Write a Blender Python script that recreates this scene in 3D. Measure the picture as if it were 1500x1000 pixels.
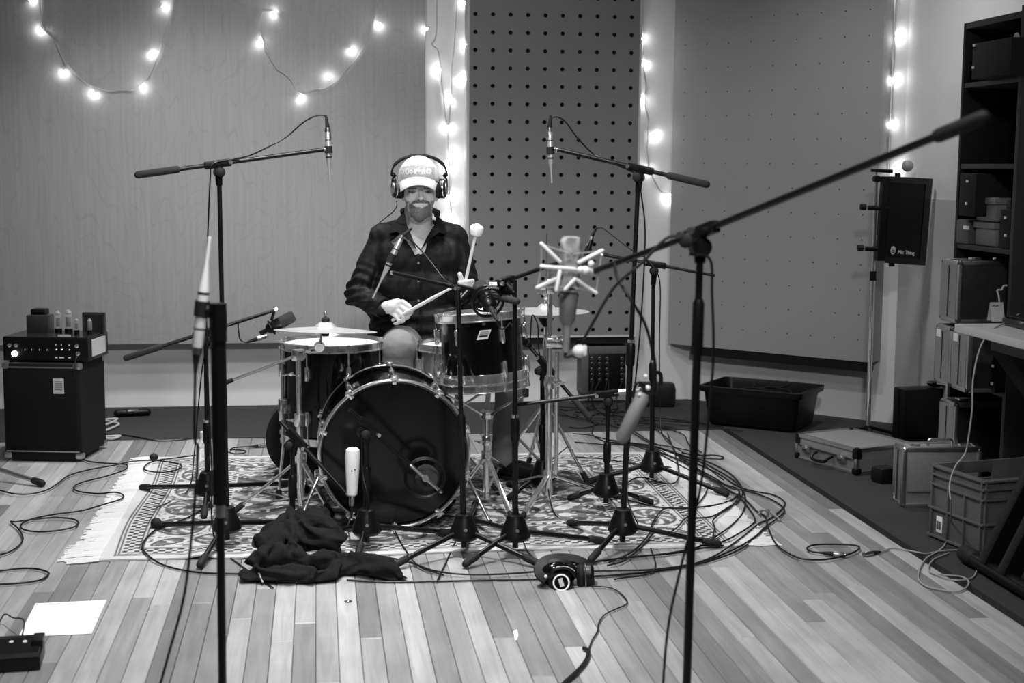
import bpy, bmesh, math, random
from mathutils import Vector as V, Matrix, noise, Quaternion
random.seed(7)
for o in list(bpy.data.objects): bpy.data.objects.remove(o)
scene = bpy.context.scene
COL = scene.collection
PI = math.pi

# ------------------------------------------------------------------ camera
F, H = 2083.33, 1.33
pitch, yaw, roll = math.radians(7.0), math.radians(7.8), math.radians(.444)
fw = V((math.sin(yaw)*math.cos(pitch), math.cos(yaw)*math.cos(pitch), -math.sin(pitch)))
_r = V((math.cos(yaw), -math.sin(yaw), 0)); _u = _r.cross(fw)
CR = math.cos(roll)*_r + math.sin(roll)*_u
CU = -math.sin(roll)*_r + math.cos(roll)*_u
CC = V((0, 0, H))
cd = bpy.data.cameras.new('camera'); cam = bpy.data.objects.new('camera', cd); COL.objects.link(cam)
m3 = Matrix((CR, CU, -fw)).transposed()
cam.matrix_world = Matrix.Translation(CC) @ m3.to_4x4()
cd.sensor_width = 36; cd.lens = 50; cd.clip_start = .05
cd.dof.use_dof = True; cd.dof.focus_distance = 5.6; cd.dof.aperture_fstop = 4.5
scene.camera = cam
vs = scene.view_settings
vs.view_transform = 'Standard'; vs.look = 'None'; vs.gamma = 1; vs.use_curve_mapping = False
vs.exposure = -0.14
# ------------------------------------------------------------------ world, ceiling lamps and an added fill light
w = bpy.data.worlds.new('world'); scene.world = w; w.use_nodes = True
w.node_tree.nodes['Background'].inputs[0].default_value = (1, 1, 1, 1)
w.node_tree.nodes['Background'].inputs[1].default_value = .02
def area(name, loc, target, size, power, spread=PI):
    l = bpy.data.lights.new(name, 'AREA'); l.shape = 'DISK'; l.size = size; l.energy = power; l.spread = spread
    o = bpy.data.objects.new(name, l); COL.objects.link(o); o.location = loc
    o.rotation_euler = (V(target)-V(loc)).to_track_quat('-Z', 'Y').to_euler(); return o
CEIL = 3.1
R_ = math.radians
area('overhead_light', (.05, 4.15, CEIL-.1), (.1, 4.3, 0), .25, 37, R_(96))
area('overhead_light', (.6, 5.8, CEIL-.1), (.5, 5.95, 0), .22, 24, R_(105))
area('overhead_light', (-.75, 6.5, CEIL-.1), (-.7, 6.85, 0), .22, 22, R_(98))
area('overhead_light', (.15, 2.3, CEIL-.1), (.2, 2.75, 0), .3, 27, R_(112))
area('overhead_light', (2.2, 6.1, CEIL-.1), (2.35, 6.5, 0), .22, 11, R_(110))
area('overhead_light', (.2, 4.9, CEIL-.1), (.1, 7.9, .5), .3, 9, R_(88))
area('overhead_light', (.5, .6, CEIL-.1), (.45, 5.9, .9), .3, 19, R_(70))  # added fill from the front, brightens the face under the cap brim

# ------------------------------------------------------------------ pixel helpers (1500 x 1000 frame)
def ray(x, y): return (x-750)/F*CR - (y-500)/F*CU + fw
def fl(x, y, z=0.0):
    d = ray(x, y); return CC + d*((z-H)/d.z)
def aY(x, y, Y):
    d = ray(x, y); return CC + d*(Y/d.y)
def aX(x, y, X):
    d = ray(x, y); return CC + d*(X/d.x)
def aP(x, y, P, n):
    d = ray(x, y); n = V(n); return CC + d*((V(P)-CC).dot(n)/d.dot(n))

# ------------------------------------------------------------------ materials (all greys: the photograph is black and white)
MATS = {}
def mat(name, v, rough=.5, metal=0, noise_amt=0, noise_scale=20, bump=0, spec=.5, emit=0, trans=0, ior=1.45, coat=0, stretch=None, coords='Object'):
    if name in MATS: return MATS[name]
    m = bpy.data.materials.new(name); m.use_nodes = True; MATS[name] = m
    nt = m.node_tree; b = nt.nodes['Principled BSDF']
    b.inputs['Base Color'].default_value = (v, v, v, 1); b.inputs['Roughness'].default_value = rough
    b.inputs['Metallic'].default_value = metal; b.inputs['Specular IOR Level'].default_value = spec
    if coat: b.inputs['Coat Weight'].default_value = coat; b.inputs['Coat Roughness'].default_value = .05
    if trans: b.inputs['Transmission Weight'].default_value = trans; b.inputs['IOR'].default_value = ior
    if emit:
        b.inputs['Emission Color'].default_value = (1, 1, 1, 1); b.inputs['Emission Strength'].default_value = emit
    if noise_amt or bump:
        tc = nt.nodes.new('ShaderNodeTexCoord'); mp = nt.nodes.new('ShaderNodeMapping')
        if stretch: mp.inputs['Scale'].default_value = stretch
        nz = nt.nodes.new('ShaderNodeTexNoise'); nz.inputs['Scale'].default_value = noise_scale; nz.inputs['Detail'].default_value = 5
        nt.links.new(tc.outputs[coords], mp.inputs[0]); nt.links.new(mp.outputs[0], nz.inputs[0])
        if noise_amt:
            mr = nt.nodes.new('ShaderNodeMapRange'); mr.inputs[1].default_value = .25; mr.inputs[2].default_value = .75
            mr.inputs[3].default_value = v*(1-noise_amt); mr.inputs[4].default_value = v*(1+noise_amt)
            nt.links.new(nz.outputs[0], mr.inputs[0]); nt.links.new(mr.outputs[0], b.inputs['Base Color'])
        if bump:
            bp = nt.nodes.new('ShaderNodeBump'); bp.inputs['Strength'].default_value = bump; bp.inputs['Distance'].default_value = .01
            nt.links.new(nz.outputs[0], bp.inputs['Height']); nt.links.new(bp.outputs[0], b.inputs['Normal'])
    return m
def attr_mat(name, rough=.6, bump=0, bscale=300, spec=.3, sss=0):
    m = bpy.data.materials.new(name); m.use_nodes = True; nt = m.node_tree; b = nt.nodes['Principled BSDF']
    a = nt.nodes.new('ShaderNodeAttribute'); a.attribute_name = 'tone'
    nt.links.new(a.outputs['Fac'], b.inputs['Base Color'])
    b.inputs['Roughness'].default_value = rough; b.inputs['Specular IOR Level'].default_value = spec
    if bump:
        tc = nt.nodes.new('ShaderNodeTexCoord'); nz = nt.nodes.new('ShaderNodeTexNoise'); nz.inputs['Scale'].default_value = bscale
        bp = nt.nodes.new('ShaderNodeBump'); bp.inputs['Strength'].default_value = bump; bp.inputs['Distance'].default_value = .005
        nt.links.new(tc.outputs['Object'], nz.inputs[0]); nt.links.new(nz.outputs[0], bp.inputs['Height']); nt.links.new(bp.outputs[0], b.inputs['Normal'])
    MATS[name] = m; return m
def set_tone(me, vals):
    a = me.attributes.new('tone', 'FLOAT', 'POINT'); a.data.foreach_set('value', vals)
def M(n): return MATS[n]
mat('black_metal', .004, .35, .0, spec=.3)
mat('black_gloss', .003, .12, coat=.5, spec=.3)
mat('black_plastic', .004, .36, noise_amt=.2, spec=.25)
mat('black_rubber', .01, .7, spec=.3)
mat('grip_foam', .014, .85)
mat('chrome', .92, .15, .93, bump=.03, noise_scale=14)
mat('satin_steel', .5, .32, 1, noise_amt=.1)
mat('alu_edge', .62, .3, 1, noise_amt=.08)
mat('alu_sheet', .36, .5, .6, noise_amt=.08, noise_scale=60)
mat('cable_black', .005, .45, spec=.3)
mat('cable_grey', .3, .5)
mat('white_paint', .72, .75, noise_amt=.03, noise_scale=3)
mat('white_plastic', .7, .35)
mat('paper_white', .85, .6)
mat('felt_white', .85, .9, bump=.4, noise_scale=200)
mat('carpet', .027, .95, noise_amt=.25, noise_scale=350, bump=.5)
mat('ceiling_white', .2, .9)
mat('grey_wall', .4, .8, noise_amt=.04, noise_scale=4)
mat('peg_face', .19, .9, noise_amt=.06, noise_scale=250, bump=.1)
mat('peg_edge', .5, .7)
mat('diag_face', .32, .9, noise_amt=.07, noise_scale=250, bump=.1)
mat('dark_void', .004, .9)
mat('dark_rail', .008, .7, spec=.2)
mat('tolex', .006, .75, spec=.25, noise_amt=.4, noise_scale=400, bump=.4)
mat('grille_cloth', .006, .9, spec=.2, noise_amt=.5, noise_scale=500, bump=.3)
mat('bulb_glow', .9, .4, emit=165)
mat('pilot_glow', .9, .4, emit=14)
mat('wire_white', .42, .5)
mat('cymbal', .78, .36, .7, noise_amt=.12, noise_scale=30, stretch=(1, 1, 1))
mat('drum_head', .5, .5)
mat('drum_head_black', .003, .14, spec=.3, noise_amt=.2)
mat('stick_wood', .66, .45, noise_amt=.1, noise_scale=40)
mat('jacket', .011, .95, spec=.1, noise_amt=.3, noise_scale=160, bump=.15)
mat('jacket_lining', .5, .8)
mat('crate_grey', .1, .5, noise_amt=.1)
mat('label_grey', .55, .6)
mat('table_white', .55, .4)
mat('shelf_black', .006, .5, spec=.3, noise_amt=.15)
mat('shelf_edge', .025, .5)
mat('grey_plastic', .2, .5, noise_amt=.06)
mat('dark_leather', .007, .5, spec=.3, noise_amt=.2, bump=.1)
mat('mic_silver', .6, .38, .7)
mat('mic_white', .8, .4, .1)
mat('mesh_silver', .4, .4, .8, noise_amt=.3, noise_scale=900, bump=.6)
mat('mesh_dark', .03, .5, .4, noise_amt=.3, noise_scale=900, bump=.6)
mat('clear_plastic', .95, .06, trans=1, ior=1.2)
mat('glass', 1, .02, trans=1, ior=1.3)
mat('throne_black', .012, .5)
mat('shoe', .006, .4, spec=.3)
mat('cap_white', .5, .85, noise_amt=.04, noise_scale=60)
mat('cap_print', .3, .85, noise_amt=.4, noise_scale=120)
mat('elastic', .3, .8); mat('wire_pale', .4, .6); mat('mic_glossy', .38, .18, .5, coat=.5); mat('mic_dark', .18, .4, .3)

# ------------------------------------------------------------------ mesh builder
def frame(axis):
    z = V(axis).normalized(); a = V((0, 0, 1)) if abs(z.z) < .9 else V((1, 0, 0))
    x = a.cross(z).normalized(); return x, z.cross(x), z
class MB:
    def __init__(s): s.v = []; s.f = []; s.sm = True
    def add(s, vs, fs):
        n = len(s.v); s.v += [V(v) for v in vs]; s.f += [tuple(i+n for i in f) for f in fs]; return s
    def lathe(s, prof, o=(0, 0, 0), axis=(0, 0, 1), n=20, caps=True, sx=1, sy=1, xdir=None):
        x, y, z = frame(axis)
        if xdir is not None:
            x = (V(xdir)-V(xdir).dot(z)*z).normalized(); y = z.cross(x)
        o = V(o); vs = []; fs = []
        for r, h in prof:
            for i in range(n):
                a = 2*PI*i/n; vs.append(o+z*h+(x*math.cos(a)*sx+y*math.sin(a)*sy)*r)
        for j in range(len(prof)-1):
            for i in range(n):
                k = (i+1) % n; fs.append((j*n+i, j*n+k, (j+1)*n+k, (j+1)*n+i))
        if caps:
            fs.append(tuple(range(n))[::-1]); fs.append(tuple((len(prof)-1)*n+i for i in range(n)))
        return s.add(vs, fs)
    def cyl(s, a, b, r, r2=None, n=12):
        a, b = V(a), V(b); L = (b-a).length
        return s.lathe([(r, 0), (r if r2 is None else r2, L)], a, b-a, n)
    def capsule(s, a, b, r, r2=None, n=12):
        a, b = V(a), V(b); L = (b-a).length; r2 = r if r2 is None else r2
        if L < 1e-5: return s.ball(a, (r, r, r))
        pr = [(r*math.sin(t), -r*math.cos(t)) for t in [.05, .5, 1.0]] + [(r, 0), (r2, L)] + [(r2*math.cos(t), L+r2*math.sin(t)) for t in [.55, 1.05, 1.5]]
        return s.lathe(pr, a, b-a, n)
    def ball(s, c, r, n=12, m=8, rot=None):
        if not hasattr(r, '__len__'): r = (r, r, r)
        vs = []; fs = []; c = V(c)
        for j in range(1, m):
            t = PI*j/m
            for i in range(n):
                a = 2*PI*i/n; p = V((r[0]*math.sin(t)*math.cos(a), r[1]*math.sin(t)*math.sin(a), -r[2]*math.cos(t)))
                vs.append(c+(rot @ p if rot else p))
        b = V((0, 0, -r[2])); t_ = V((0, 0, r[2])); vs += [c+(rot @ b if rot else b), c+(rot @ t_ if rot else t_)]
        for j in range(m-2):
            for i in range(n):
                k = (i+1) % n; fs.append((j*n+i, j*n+k, (j+1)*n+k, (j+1)*n+i))
        B = (m-1)*n
        for i in range(n):
            k = (i+1) % n; fs.append((B, k, i)); fs.append((B+1, (m-2)*n+i, (m-2)*n+k))
        return s.add(vs, fs)
    def tube(s, pts, r, n=8, closed=False, r2=None):
        pts = [V(p) for p in pts]; N = len(pts); vs = []; fs = []
        t0 = (pts[1]-pts[0]).normalized(); x, y, _ = frame(t0)
        for i, p in enumerate(pts):
            if closed: t = (pts[(i+1) % N]-pts[i-1]).normalized()
            else: t = (pts[min(i+1, N-1)]-pts[max(i-1, 0)]).normalized()
            x = (x-x.dot(t)*t); x = x.normalized() if x.length > 1e-6 else frame(t)[0]; y = t.cross(x)
            rr = r if r2 is None else r+(r2-r)*i/(N-1)
            for k in range(n):
                a = 2*PI*k/n; vs.append(p+(x*math.cos(a)+y*math.sin(a))*rr)
        for i in range(N if closed else N-1):
            j = (i+1) % N
            for k in range(n):
                l = (k+1) % n; fs.append((i*n+k, i*n+l, j*n+l, j*n+k))
        if not closed: fs.append(tuple(range(n))[::-1]); fs.append(tuple((N-1)*n+k for k in range(n)))
        return s.add(vs, fs)
    def ring(s, c, axis, R, r, n=40, m=8, sx=1, sy=1):
        x, y, z = frame(axis); c = V(c)
        return s.tube([c+(x*math.cos(2*PI*i/n)*sx+y*math.sin(2*PI*i/n)*sy)*R for i in range(n)], r, m, closed=True)
    def box(s, c, size, rot=None, bev=0):
        bm = bmesh.new(); bmesh.ops.create_cube(bm, size=1)
        for v in bm.verts: v.co = V((v.co.x*size[0], v.co.y*size[1], v.co.z*size[2]))
        if bev: bmesh.ops.bevel(bm, geom=bm.edges[:], offset=min(bev, min(size)*.45), segments=2, profile=.6, affect='EDGES')
        bm.verts.index_update(); c = V(c)
        s.add([c+(rot @ v.co if rot else v.co) for v in bm.verts], [[v.index for v in f.verts] for f in bm.faces]); bm.free(); return s
    def bb(s, a, b, bev=0):
        a, b = V(a), V(b); return s.box((a+b)/2, [abs(b[i]-a[i]) for i in range(3)], None, bev)
    def bar(s, a, b, wd, ht, bev=0, up=(0, 0, 1)):
        a, b = V(a), V(b); d = (b-a); L = d.length; d = d.normalized(); u = V(up); u = (u-u.dot(d)*d).normalized(); sd = u.cross(d)
        rot = Matrix((d, sd, u)).transposed() if False else Matrix(((d.x, -sd.x, u.x), (d.y, -sd.y, u.y), (d.z, -sd.z, u.z)))
        return s.box((a+b)/2, (L, wd, ht), rot, bev)
    def prism(s, poly, o, ex, ey, ez, depth):
        o, ex, ey, ez = V(o), V(ex), V(ey), V(ez); n = len(poly)
        vs = [o+ex*p[0]+ey*p[1] for p in poly]+[o+ex*p[0]+ey*p[1]+ez*depth for p in poly]
        return s.add(vs, [tuple(range(n))[::-1], tuple(range(n, 2*n))]+[(i, (i+1) % n, n+(i+1) % n, n+i) for i in range(n)])
    def mesh(s, name, off=None, smooth=True, angle=40):
        me = bpy.data.meshes.new(name)
        me.from_pydata([tuple(v-off) if off is not None else tuple(v) for v in s.v], [], s.f)
        bm = bmesh.new(); bm.from_mesh(me); bmesh.ops.recalc_face_normals(bm, faces=bm.faces); bm.to_mesh(me); bm.free()
        if smooth:
            me.polygons.foreach_set('use_smooth', [True]*len(me.polygons)); me.set_sharp_from_angle(angle=math.radians(angle))
        return me
def offs(o):
    L = V((0, 0, 0))
    while o: L = L+o.location; o = o.parent
    return L
def tag(o, label, cat, group=None, kind=None):
    if label: o['label'] = label
    if cat: o['category'] = cat
    if group: o['group'] = group
    if kind: o['kind'] = kind
    return o
def thing(name, label, cat, loc=(0, 0, 0), group=None, rot=None):
    o = bpy.data.objects.new(name, None); COL.objects.link(o); o.empty_display_size = .05
    o.location = loc
    if rot is not None: o.rotation_euler = rot.to_euler() if hasattr(rot, 'to_euler') else rot
    return tag(o, label, cat, group)
def part(name, mb, m, parent=None, local=False, label=None, kind=None, smooth=True, angle=40):
    me = mb.mesh(name, None if (local or not parent) else offs(parent), smooth, angle) if isinstance(mb, MB) else mb
    me.materials.append(M(m) if isinstance(m, str) else m)
    o = bpy.data.objects.new(name, me); COL.objects.link(o); o.parent = parent
    if label: o['label'] = label
    if kind: o['kind'] = kind
    return o
def inst(name, me, parent, matrix, label=None):
    o = bpy.data.objects.new(name, me); COL.objects.link(o); o.parent = parent; o.matrix_local = matrix
    if label: o['label'] = label
    return o
def solo(name, mb, m, label, cat, group=None, kind=None, smooth=True):
    # one-mesh thing with its origin at its base
    zs = min(v.z for v in mb.v); n = len(mb.v); c = sum(mb.v, V((0, 0, 0)))/n; c.z = zs
    me = mb.mesh(name, c, smooth); me.materials.append(M(m) if isinstance(m, str) else m)
    o = bpy.data.objects.new(name, me); COL.objects.link(o); o.location = c
    return tag(o, label, cat, group, kind)
def spline(pts, k=8):
    pts = [V(p) for p in pts]
    if len(pts) < 3: return pts
    P = [2*pts[0]-pts[1]]+pts+[2*pts[-1]-pts[-2]]; out = []
    for i in range(1, len(P)-2):
        p0, p1, p2, p3 = P[i-1:i+3]
        for j in range(k):
            t = j/k; out.append(.5*((2*p1)+(-p0+p2)*t+(2*p0-5*p1+4*p2-p3)*t*t+(-p0+3*p1-3*p2+p3)*t**3))
    out.append(pts[-1]); return out
def remesh(mb, voxel, smooth=3, name='body', factor=.5):
    me = mb.mesh(name); o = bpy.data.objects.new('tmp', me); COL.objects.link(o)
    md = o.modifiers.new('r', 'REMESH'); md.mode = 'VOXEL'; md.voxel_size = voxel; md.use_smooth_shade = True
    if smooth: sm = o.modifiers.new('s', 'SMOOTH'); sm.factor = factor; sm.iterations = smooth
    dg = bpy.context.evaluated_depsgraph_get(); dg.update()
    r = bpy.data.meshes.new_from_object(o.evaluated_get(dg)); r.name = name
    bpy.data.objects.remove(o); bpy.data.meshes.remove(me); r.materials.clear()
    r.polygons.foreach_set('use_smooth', [True]*len(r.polygons)); return r
mat('lower_wall_grey', .5, .8, noise_amt=.1, noise_scale=5)

# ------------------------------------------------------------------ the room
YB = 7.94           # back wall
def struct(name, mb, m, parent=None, smooth=False):
    o = part(name, mb, m, parent, smooth=smooth)
    if not parent: o['kind'] = 'structure'
    return o
XL, XR, YF = -2.6, 3.0, -1.6
floor_o = struct('floor', MB().bb((XL-.1, YF-.1, -.1), (XR+.1, YB+.2, -.02)), 'dark_void')
carp = MB().bb((XL, 6.98, -.02), (XR, YB, .001)).bb((2.08, YF, -.02), (XR, 6.98, .001)); struct('floor_carpet', carp, 'carpet')
struct('ceiling', MB().bb((XL-.1, YF-.1, CEIL), (XR+.1, YB+.2, CEIL+.1)), 'ceiling_white')
struct('wall_left', MB().bb((XL-.1, YF-.1, -.02), (XL, YB+.1, CEIL)), 'grey_wall')
struct('wall_back', MB().bb((XL-.1, YB, -.02), (XR+.1, YB+.1, CEIL)), 'white_paint')
struct('wall_front', MB().bb((XL-.1, YF-.1, -.02), (XR+.1, YF, CEIL)), 'grey_wall')
struct('wall_right', MB().bb((XR, YF-.1, -.02), (XR+.1, YB+.1, CEIL)), 'white_paint')
struct('trim_1', MB().bb((XR-.004, YF, -.01), (XR, 7.06, aX(1375, 292, XR).z)), 'lower_wall_grey')  # thin grey sheet over the lower part of the right wall
DS = 10.06           # corner wall plane: x + y = DS
ca = V((DS-YB, YB, 0)); cb = V((XR, DS-XR, 0)); dn = V((-.7071, -.7071, 0)); dd = V((.7071, -.7071, 0))
struct('wall_corner', MB().prism([(DS-YB, YB), (XR, DS-XR), (XR, YB)], (0, 0, -.02), (1, 0, 0), (0, 1, 0), (0, 0, 1), CEIL+.02), 'white_paint')

# floor boards: every board its own child of the floor
def plank_mat():
    m = bpy.data.materials.new('floor_board'); m.use_nodes = True; nt = m.node_tree; b = nt.nodes['Principled BSDF']; L = nt.links.new
    tc = nt.nodes.new('ShaderNodeTexCoord'); oi = nt.nodes.new('ShaderNodeObjectInfo')
    geo = nt.nodes.new('ShaderNodeNewGeometry')
    off = nt.nodes.new('ShaderNodeVectorMath'); off.operation = 'MULTIPLY_ADD'
    L(oi.outputs['Random'], off.inputs[0]); off.inputs[1].default_value = (37, 91, 13); L(geo.outputs['Position'], off.inputs[2])
    mp = nt.nodes.new('ShaderNodeMapping'); mp.inputs['Scale'].default_value = (26, 1.6, 26); L(off.outputs[0], mp.inputs[0])
    nz = nt.nodes.new('ShaderNodeTexNoise'); nz.inputs['Scale'].default_value = 1; nz.inputs['Detail'].default_value = 6; nz.inputs['Distortion'].default_value = 1.2; L(mp.outputs[0], nz.inputs[0])
    mp2 = nt.nodes.new('ShaderNodeMapping'); mp2.inputs['Scale'].default_value = (130, 5, 60); L(off.outputs[0], mp2.inputs[0])
    nz2 = nt.nodes.new('ShaderNodeTexNoise'); nz2.inputs['Scale'].default_value = 1; nz2.inputs['Detail'].default_value = 3; L(mp2.outputs[0], nz2.inputs[0])
    nz3 = nt.nodes.new('ShaderNodeTexNoise'); nz3.inputs['Scale'].default_value = 5; nz3.inputs['Detail'].default_value = 3; L(off.outputs[0], nz3.inputs[0])
    cr = nt.nodes.new('ShaderNodeValToRGB'); e = cr.color_ramp.elements
    e[0].position = 0; e[0].color = (.15, .15, .15, 1); e[1].position = 1; e[1].color = (.42, .42, .42, 1)
    n = cr.color_ramp.elements.new(.35); n.color = (.26, .26, .26, 1); n = cr.color_ramp.elements.new(.6); n.color = (.33, .33, .33, 1)
    L(oi.outputs['Random'], cr.inputs[0])
    def mulr(src, lo, hi, prev):
        mr = nt.nodes.new('ShaderNodeMapRange'); mr.inputs[1].default_value = .3; mr.inputs[2].default_value = .7; mr.inputs[3].default_value = lo; mr.inputs[4].default_value = hi
        L(src, mr.inputs[0]); mu = nt.nodes.new('ShaderNodeMath'); mu.operation = 'MULTIPLY'; L(prev, mu.inputs[0]); L(mr.outputs[0], mu.inputs[1]); return mu.outputs[0]
    c = mulr(nz.outputs[0], .82, 1.14, cr.outputs[0]); c = mulr(nz2.outputs[0], .92, 1.06, c); c = mulr(nz3.outputs[0], .9, 1.08, c)
    L(c, b.inputs['Base Color']); b.inputs['Roughness'].default_value = .42; b.inputs['Specular IOR Level'].default_value = .35
    bp = nt.nodes.new('ShaderNodeBump'); bp.inputs['Strength'].default_value = .08; bp.inputs['Distance'].default_value = .004; L(nz2.outputs[0], bp.inputs['Height']); L(bp.outputs[0], b.inputs['Normal'])
    MATS['floor_board'] = m
plank_mat()
BW = .0625
pm = MB().box((0, 0, -.5), (1, 1, 1)).mesh('plank', smooth=False)
pm = MB().add([(-.5, -.5, -1), (.5, -.5, -1), (.5, .5, -1), (-.5, .5, -1), (-.5, -.5, -.12), (.5, -.5, -.12), (.5, .5, -.12), (-.5, .5, -.12), (-.475, -.4985, 0), (.475, -.4985, 0), (.475, .4985, 0), (-.475, .4985, 0)],
    [(3, 2, 1, 0), (0, 1, 5, 4), (1, 2, 6, 5), (2, 3, 7, 6), (3, 0, 4, 7), (4, 5, 9, 8), (5, 6, 10, 9), (6, 7, 11, 10), (7, 4, 8, 11), (8, 9, 10, 11)]).mesh('plank', smooth=False)
pm.materials.append(M('floor_board'))
x0 = -.0153-BW*38
i = 0
while True:
    xc = x0+BW*(i+.5)
    if xc+BW/2 > 2.085: break
    y = 1.2-random.random()*1.2; 
    while y < 6.97:
        ln = random.uniform(1.3, 3.4); y2 = y+ln
        if 6.98-y2 < .5: y2 = 6.98
        inst('plank', pm, floor_o, Matrix.Translation((xc, (y+y2)/2, 0)) @ Matrix.Diagonal((BW-.0012, y2-y-.001, .02, 1)))
        y = y2
    i += 1

# ------------------------------------------------------------------ wall panels
def ply_mat():
    m = bpy.data.materials.new('plywood'); m.use_nodes = True; nt = m.node_tree; b = nt.nodes['Principled BSDF']; L = nt.links.new
    tc = nt.nodes.new('ShaderNodeTexCoord'); mp = nt.nodes.new('ShaderNodeMapping'); mp.inputs['Scale'].default_value = (1.6, 1, .42); L(tc.outputs['Object'], mp.inputs[0])
    nz = nt.nodes.new('ShaderNodeTexNoise'); nz.inputs['Scale'].default_value = 1.5; nz.inputs['Detail'].default_value = 2; L(mp.outputs[0], nz.inputs[0])
    mu = nt.nodes.new('ShaderNodeMath'); mu.operation = 'MULTIPLY'; mu.inputs[1].default_value = 38; L(nz.outputs[0], mu.inputs[0])
    fr = nt.nodes.new('ShaderNodeMath'); fr.operation = 'FRACT'; L(mu.outputs[0], fr.inputs[0])
    cr = nt.nodes.new('ShaderNodeValToRGB'); e = cr.color_ramp.elements; v0, v1 = .305, .335
    e[0].position = 0; e[0].color = (v1, v1, v1, 1); e[1].position = 1; e[1].color = (v1*.985,)*3+(1,)
    n = cr.color_ramp.elements.new(.82); n.color = (v1, v1, v1, 1); n = cr.color_ramp.elements.new(.94); n.color = (v0, v0, v0, 1)
    L(fr.outputs[0], cr.inputs[0])
    mp2 = nt.nodes.new('ShaderNodeMapping'); mp2.inputs['Scale'].default_value = (60, 10, 2.2); L(tc.outputs['Object'], mp2.inputs[0])
    n2 = nt.nodes.new('ShaderNodeTexNoise'); n2.inputs['Scale'].default_value = 1; n2.inputs['Detail'].default_value = 4; L(mp2.outputs[0], n2.inputs[0])
    mr = nt.nodes.new('ShaderNodeMapRange'); mr.inputs[1].default_value = .3; mr.inputs[2].default_value = .7; mr.inputs[3].default_value = .93; mr.inputs[4].default_value = 1.06; L(n2.outputs[0], mr.inputs[0])
    mm = nt.nodes.new('ShaderNodeMath'); mm.operation = 'MULTIPLY'; L(cr.outputs[0], mm.inputs[0]); L(mr.outputs[0], mm.inputs[1])
    L(mm.outputs[0], b.inputs['Base Color']); b.inputs['Roughness'].default_value = .5; b.inputs['Specular IOR Level'].default_value = .3; MATS['plywood'] = m
ply_mat()
YP = 7.80
zb_ply = aY(300, 503, YP).z; xr_ply = aY(623, 200, YP).x
pl = thing('plywood_panel', 'large plywood acoustic panel with swirling grain covering the left of the back wall', 'wall panel', (-.8, YP, zb_ply))
part('panel_face', MB().bb((XL+.02, YP, zb_ply), (xr_ply, YP+.02, 2.72), .002), 'plywood', pl)
part('panel_frame', MB().bb((XL+.05, YP+.02, zb_ply+.02), (xr_ply-.03, YB, 2.7)), 'dark_rail', pl, label='dark batten frame behind the plywood')
for q in ((503, 187), (334, 189)):
    pass
def perforated(name, label, O, ex, ez, nrm, width, height, holes, rad, cellw, cellh, fmat, emat, depth, ns=12):
    """panel of real perforations: O lower-left front corner, holes list (u,v)"""
    O, ex, ez, nrm = V(O), V(ex), V(ez), V(nrm)
    t = thing(name, label, 'wall panel', O+ex*width/2)
    us = sorted(set(round(h[0], 5) for h in holes)); vs_ = sorted(set(round(h[1], 5) for h in holes))
    ub = [0]+[(us[k]+us[k+1])/2 for k in range(len(us)-1)]+[width]; vb = [0]+[(vs_[k]+vs_[k+1])/2 for k in range(len(vs_)-1)]+[height]
    mb = MB(); P = lambda u, v, d=0: O+ex*u+ez*v-nrm*d
    for a, uc in enumerate(us):
        for c, vc in enumerate(vs_):
            u0, u1, v0, v1 = ub[a], ub[a+1], vb[c], vb[c+1]
            ring = [(uc+rad*math.cos(2*PI*k/ns+PI/4), vc+rad*math.sin(2*PI*k/ns+PI/4)) for k in range(ns)]
            cor = [(u1, v1), (u0, v1), (u0, v0), (u1, v0)]
            vv = [P(*q) for q in cor]+[P(*q) for q in ring]+[P(*q, .012) for q in ring]; ff = []
            s4 = ns//4
            for k in range(ns):
                ff.append((4+k, 4+(k+1) % ns, 4+ns+(k+1) % ns, 4+ns+k)); ff.append((4+k, k//s4, 4+(k+1) % ns)) if (k % s4) != s4-1 else ff.append((4+k, k//s4, (k//s4+1) % 4, 4+(k+1) % ns))
            mb.add(vv, ff)
    part('perforated_face', mb, fmat, t, smooth=False)
    e = MB()
    for (a, b, c, d) in ((0, -.012, 0, height), (width, width+.012, 0, height), (-.012, width+.012, -.012, 0), (-.012, width+.012, height, height+.012)):
        e.add([P(a, c), P(b, c), P(b, d), P(a, d), P(a, c, depth), P(b, c, depth), P(b, d, depth), P(a, d, depth)], [(0, 1, 2, 3), (4, 5, 6, 7), (0, 1, 5, 4), (1, 2, 6, 5), (2, 3, 7, 6), (3, 0, 4, 7)])
    part('edge_frame', e, emat, t, smooth=False, label='pale edge of the panel')
    b = MB().add([P(0, 0, .03), P(width, 0, .03), P(width, height, .03), P(0, height, .03), P(0, 0, depth), P(width, 0, depth), P(width, height, depth), P(0, height, depth)], [(0, 1, 2, 3), (4, 5, 6, 7), (0, 1, 5, 4), (1, 2, 6, 5), (2, 3, 7, 6), (3, 0, 4, 7)])
    part('backing', b, 'dark_void', t, smooth=False, label='dark space behind the holes')
    return t
a0 = aY(687, 240, YP); a1 = aY(934, 240, YP); zb = aY(810, 491, YP).z
hx0 = aY(696.5, 20.3, YP); hx1 = aY(925.8, 25.8, YP); px_ = (hx1.x-hx0.x)/9; hzt = hx0.z
hz2 = aY(695.7, 229.5, YP).z; pz_ = (hzt-hz2)/8
rows = [hzt+pz_*k for k in range(-30, 6) if zb+.03 < hzt+pz_*k < 2.68]
perforated('pegboard_panel', 'grey pegboard acoustic panel with rows of large round holes', (a0.x, YP, zb), (1, 0, 0), (0, 0, 1), (0, -1, 0), a1.x-a0.x, 2.7-zb,
    [(hx0.x-a0.x+px_*k, z-zb) for k in range(10) for z in rows], .0118, 1, 1, 'peg_face', 'peg_edge', YB-YP, 12)
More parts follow.
